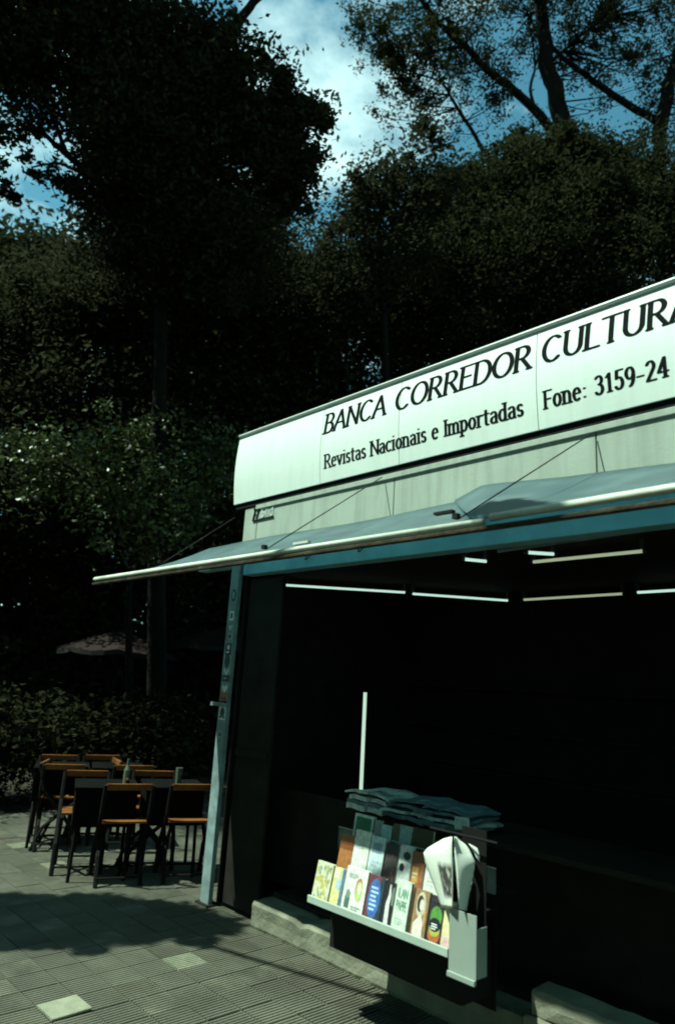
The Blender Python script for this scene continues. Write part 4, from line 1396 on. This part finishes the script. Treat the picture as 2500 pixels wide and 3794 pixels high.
tree('airy_tree', 'tall airy tree with long bare limbs against the blue sky', (2150, 2650), DD, at(2090, 520, DD), .34, bD, L_fea,
     limbs=[(v((2090, 540), (2050, 330), (2005, 130), (1990, -120)), .26, .14), (v((2095, 560), (2010, 440), (1900, 330), (1800, 255), (1720, 170), (1620, 80), (1540, -30)), .13, .05),
            (v((2060, 380), (2030, 200), (1960, 60)), .06, .03), (v((1850, 680), (1760, 500), (1690, 400), (1640, 300), (1560, 280)), .06, .02), (v((1720, 170), (1600, 190), (1500, 240)), .045, .015),
            (v((1985, 420), (1960, 330), (1985, 240), (1960, 100)), .05, .02), (v((2040, 230), (2130, 150), (2240, 60)), .05, .02)], size=.085, asp=.55, seed=17, twigs=True)
tree('airy_tree', 'second airy tree with a leaning limb at the edge of the sign', (2480, 2650), DD, at(2440, 520, DD), .26, [pb_(2560, 150, DD, 200, 40, 60, .3), pb_(2480, 330, DD, 90, 8, 50, .2), pb_(2560, 420, DD, 150, 20, 60, .26)], L_fea,
     limbs=[(v((2440, 520), (2470, 350), (2520, 180), (2560, 50)), .2, .1), (v((2430, 450), (2300, 370), (2190, 300), (2080, 210), (2020, 150)), .10, .05), (v((2080, 230), (2010, 250)), .03, .015), (v((2190, 300), (2250, 240), (2330, 210)), .03, .015), (v((2450, 450), (2450, 330), (2500, 200)), .06, .04)], size=.085, seed=18, twigs=True)
# far low tree line on the left
for (px, py, rp, lab) in ((30, 985, 100, 'far tree top seen through the gap at the left'), (200, 1000, 100, 'far tree top beside the gap in the canopy')):
    c = at(px, py, 24)
    tree('far_tree', lab, (px, 2650), 24, c, .2, [(c, (rp * 24 / FPX, rp * 24 / FPX, rp * 24 / FPX), 60, 110, .5)], L_mid, size=.25, seed=int(px) + 60, group='far trees')

# unseen camera-side trees: one bough shaped to its shadow, others added to block skylight
S = np.array(TO_SUN)


def shade(p, z):
    p = np.asarray(p, float)
    return p + S * ((z - p[2]) / S[2])


bs = []
top_ = [(-300, 3310), (0, 3302), (90, 3296), (160, 3305), (240, 3297), (340, 3302), (430, 3312), (490, 3318), (540, 3332), (600, 3328), (700, 3345), (790, 3385), (870, 3432)]
bot_ = [(-300, 3540), (0, 3515), (60, 3528), (100, 3508), (180, 3518), (260, 3512), (350, 3520), (430, 3500), (520, 3500), (600, 3488), (700, 3476), (800, 3468), (870, 3444)]
rs = random.Random(5)
for i_ in range(620):
    x_ = rs.uniform(-300, 866)
    y0_ = np.interp(x_, [p[0] for p in top_], [p[1] for p in top_]) + 14
    y1_ = np.interp(x_, [p[0] for p in bot_], [p[1] for p in bot_]) - 14
    if y1_ < y0_ + 2 or (300 < x_ < 440 and 3380 < (y0_ + y1_) / 2 + 0 * x_ < 3384):
        continue
    g_ = on(x_, rs.uniform(y0_, y1_), 2, 0)
    bs.append((shade(g_, 5.4 + rs.uniform(-.25, .25)), (.04, .04, .04), 2, 12, .040))
for (x_, y_) in ((690, 3488), (730, 3484), (760, 3490), (320, 3526), (350, 3530)):
    g_ = on(x_, y_, 2, 0)
    bs.append((shade(g_, 5.4), (.05, .05, .04), 4, 12, .03))
for i_ in range(150):
    u_, w_ = rs.random(), rs.random()
    xa_ = on(1805 + 30 * w_, 1935, 1, YA)[0]
    xb_ = on(2060 - 60 * w_, 1893, 1, YA)[0]
    p_ = (xa_ + (xb_ - xa_) * u_ - .45 * w_, YA - .02 + .55 * w_, 2.27 + .2 * w_)
    bs.append((shade(p_, 5.6 + rs.uniform(-.2, .2)), (.03, .03, .03), 2, 10, .03))
lim0 = np.array([-3.5, -8.5, 5.0])
e0 = shade((-.9, -1.15, 0), 5.4)
e1 = shade((.2, -.6, 0), 5.4)
tree('unseen_tree', 'street tree on the camera side whose bough shades the pavement', (0, 0), 1, lim0, .2, bs + [(lim0 + np.array([0, 0, 1.5]), (1.6, 1.6, 1.2), 80, 90, .3)], L_dark,
     limbs=[([lim0, (lim0 + e0) / 2 + np.array([0, 0, .4]), e0, e1, shade((3.02, -.75, 2.4), 5.6)], .08, .012)], size=.10, seed=19, base=(-3.8, -9.0, 0), group='street trees on the camera side')


def sky_block_tree(label, base, c, rad, nc, per, seed):  # out-of-view crown added to cut skylight and deepen the shade
    b = np.array(base, float)
    t = thing('unseen_tree', label, 'tree', tuple(b), 0, 'street trees on the camera side')
    c = np.array(c, float) - b
    branch(t, [(0, 0, 0), c * np.array([.4, .4, .5]), c], .24, .1, 'trunk', 10)
    leaves('crown', [(c, rad, nc, per, .6)], L_dark, t, .34, .6, seed, 0.0, 0.0)


sky_block_tree('unseen tall tree added over the newsstand roof to block sky', (7.2, 4.2, -.02), (7.4, .6, 11.2), (3.2, 3.0, 1.5), 110, 70, 71)
sky_block_tree('unseen tree added beyond the right end of the newsstand to block sky', (12.0, -6.5, -.02), (11.5, -6.0, 6.5), (4.0, 4.5, 3.4), 130, 80, 72)
for i_, (x_, lab_) in enumerate(((-8, 'first unseen sky blocking tree added behind the camera'), (0, 'second unseen sky blocking tree added behind the camera'), (8, 'third unseen sky blocking tree added behind the camera'), (-13, 'unseen sky blocking tree added at the far corner'))):
    sky_block_tree(lab_, (x_, -15.0 if x_ > -12 else -8, -.02), (x_, -15.0 if x_ > -12 else -8, 5.0), (4.6, 3.0, 4.6), 150, 80, 73 + i_)
sky_block_tree('broad unseen tree added behind the camera to block sky', (8.5, -8.5, -.02), (7.4, -7.2, 8.2), (4.2, 3.8, 2.6), 130, 80, 81)
sky_block_tree('unseen tree added off to the left to block sky', (-9.5, -7.5, -.02), (-9.2, -7.2, 7.0), (3.4, 3.4, 3.8), 120, 80, 82)
sky_block_tree('tall unseen tree added far behind the camera to block sky', (0.5, -12.0, -.02), (0.0, -11.4, 10.2), (5.0, 2.8, 2.4), 120, 80, 83)


# hedge plants added to darken the soil past the paving, and planting behind the newsstand
for i_, (x_, y_, r_, h_, lab_) in enumerate(((-4.75, -1.6, .75, 1.1, 'low hedge plant added to darken the open corner of the paving'), (-4.8, -.4, .75, 1.25, 'low hedge plant added for darkness behind the far chairs'),
                                            (-4.7, .8, .75, 1.2, 'low dark hedge plant added near the parasol foot'), (-4.7, 2.0, .8, 1.3, 'low dark hedge plant added behind the newsstand side'),
                                            (-3.0, 9.5, 2.2, 3.2, 'large dark shrub far behind the newsstand side'), (2.0, 8.5, 2.2, 3.0, 'large dark shrub behind the newsstand roof'), (6.0, 7.5, 2.2, 3.0, 'large dark shrub behind the newsstand end'))):
    t_ = thing('shrub', lab_, 'shrub', (x_, y_, -.02), 0, 'dark shrubs beyond the café')
    leaves('foliage', [((0, 0, h_ * .5), (r_, r_, h_ * .5), 70 if r_ < 1 else 160, 110, .2 if r_ < 1 else .45)], L_hedge, t_, .09 if r_ < 1 else .2, .55, 90 + i_)
    MB().tube([(0, 0, 0), (.04, 0, h_ * .4), (0, .03, h_ * .8)], [.05, .04, .02], 7).build('stem', M_bark, t_)
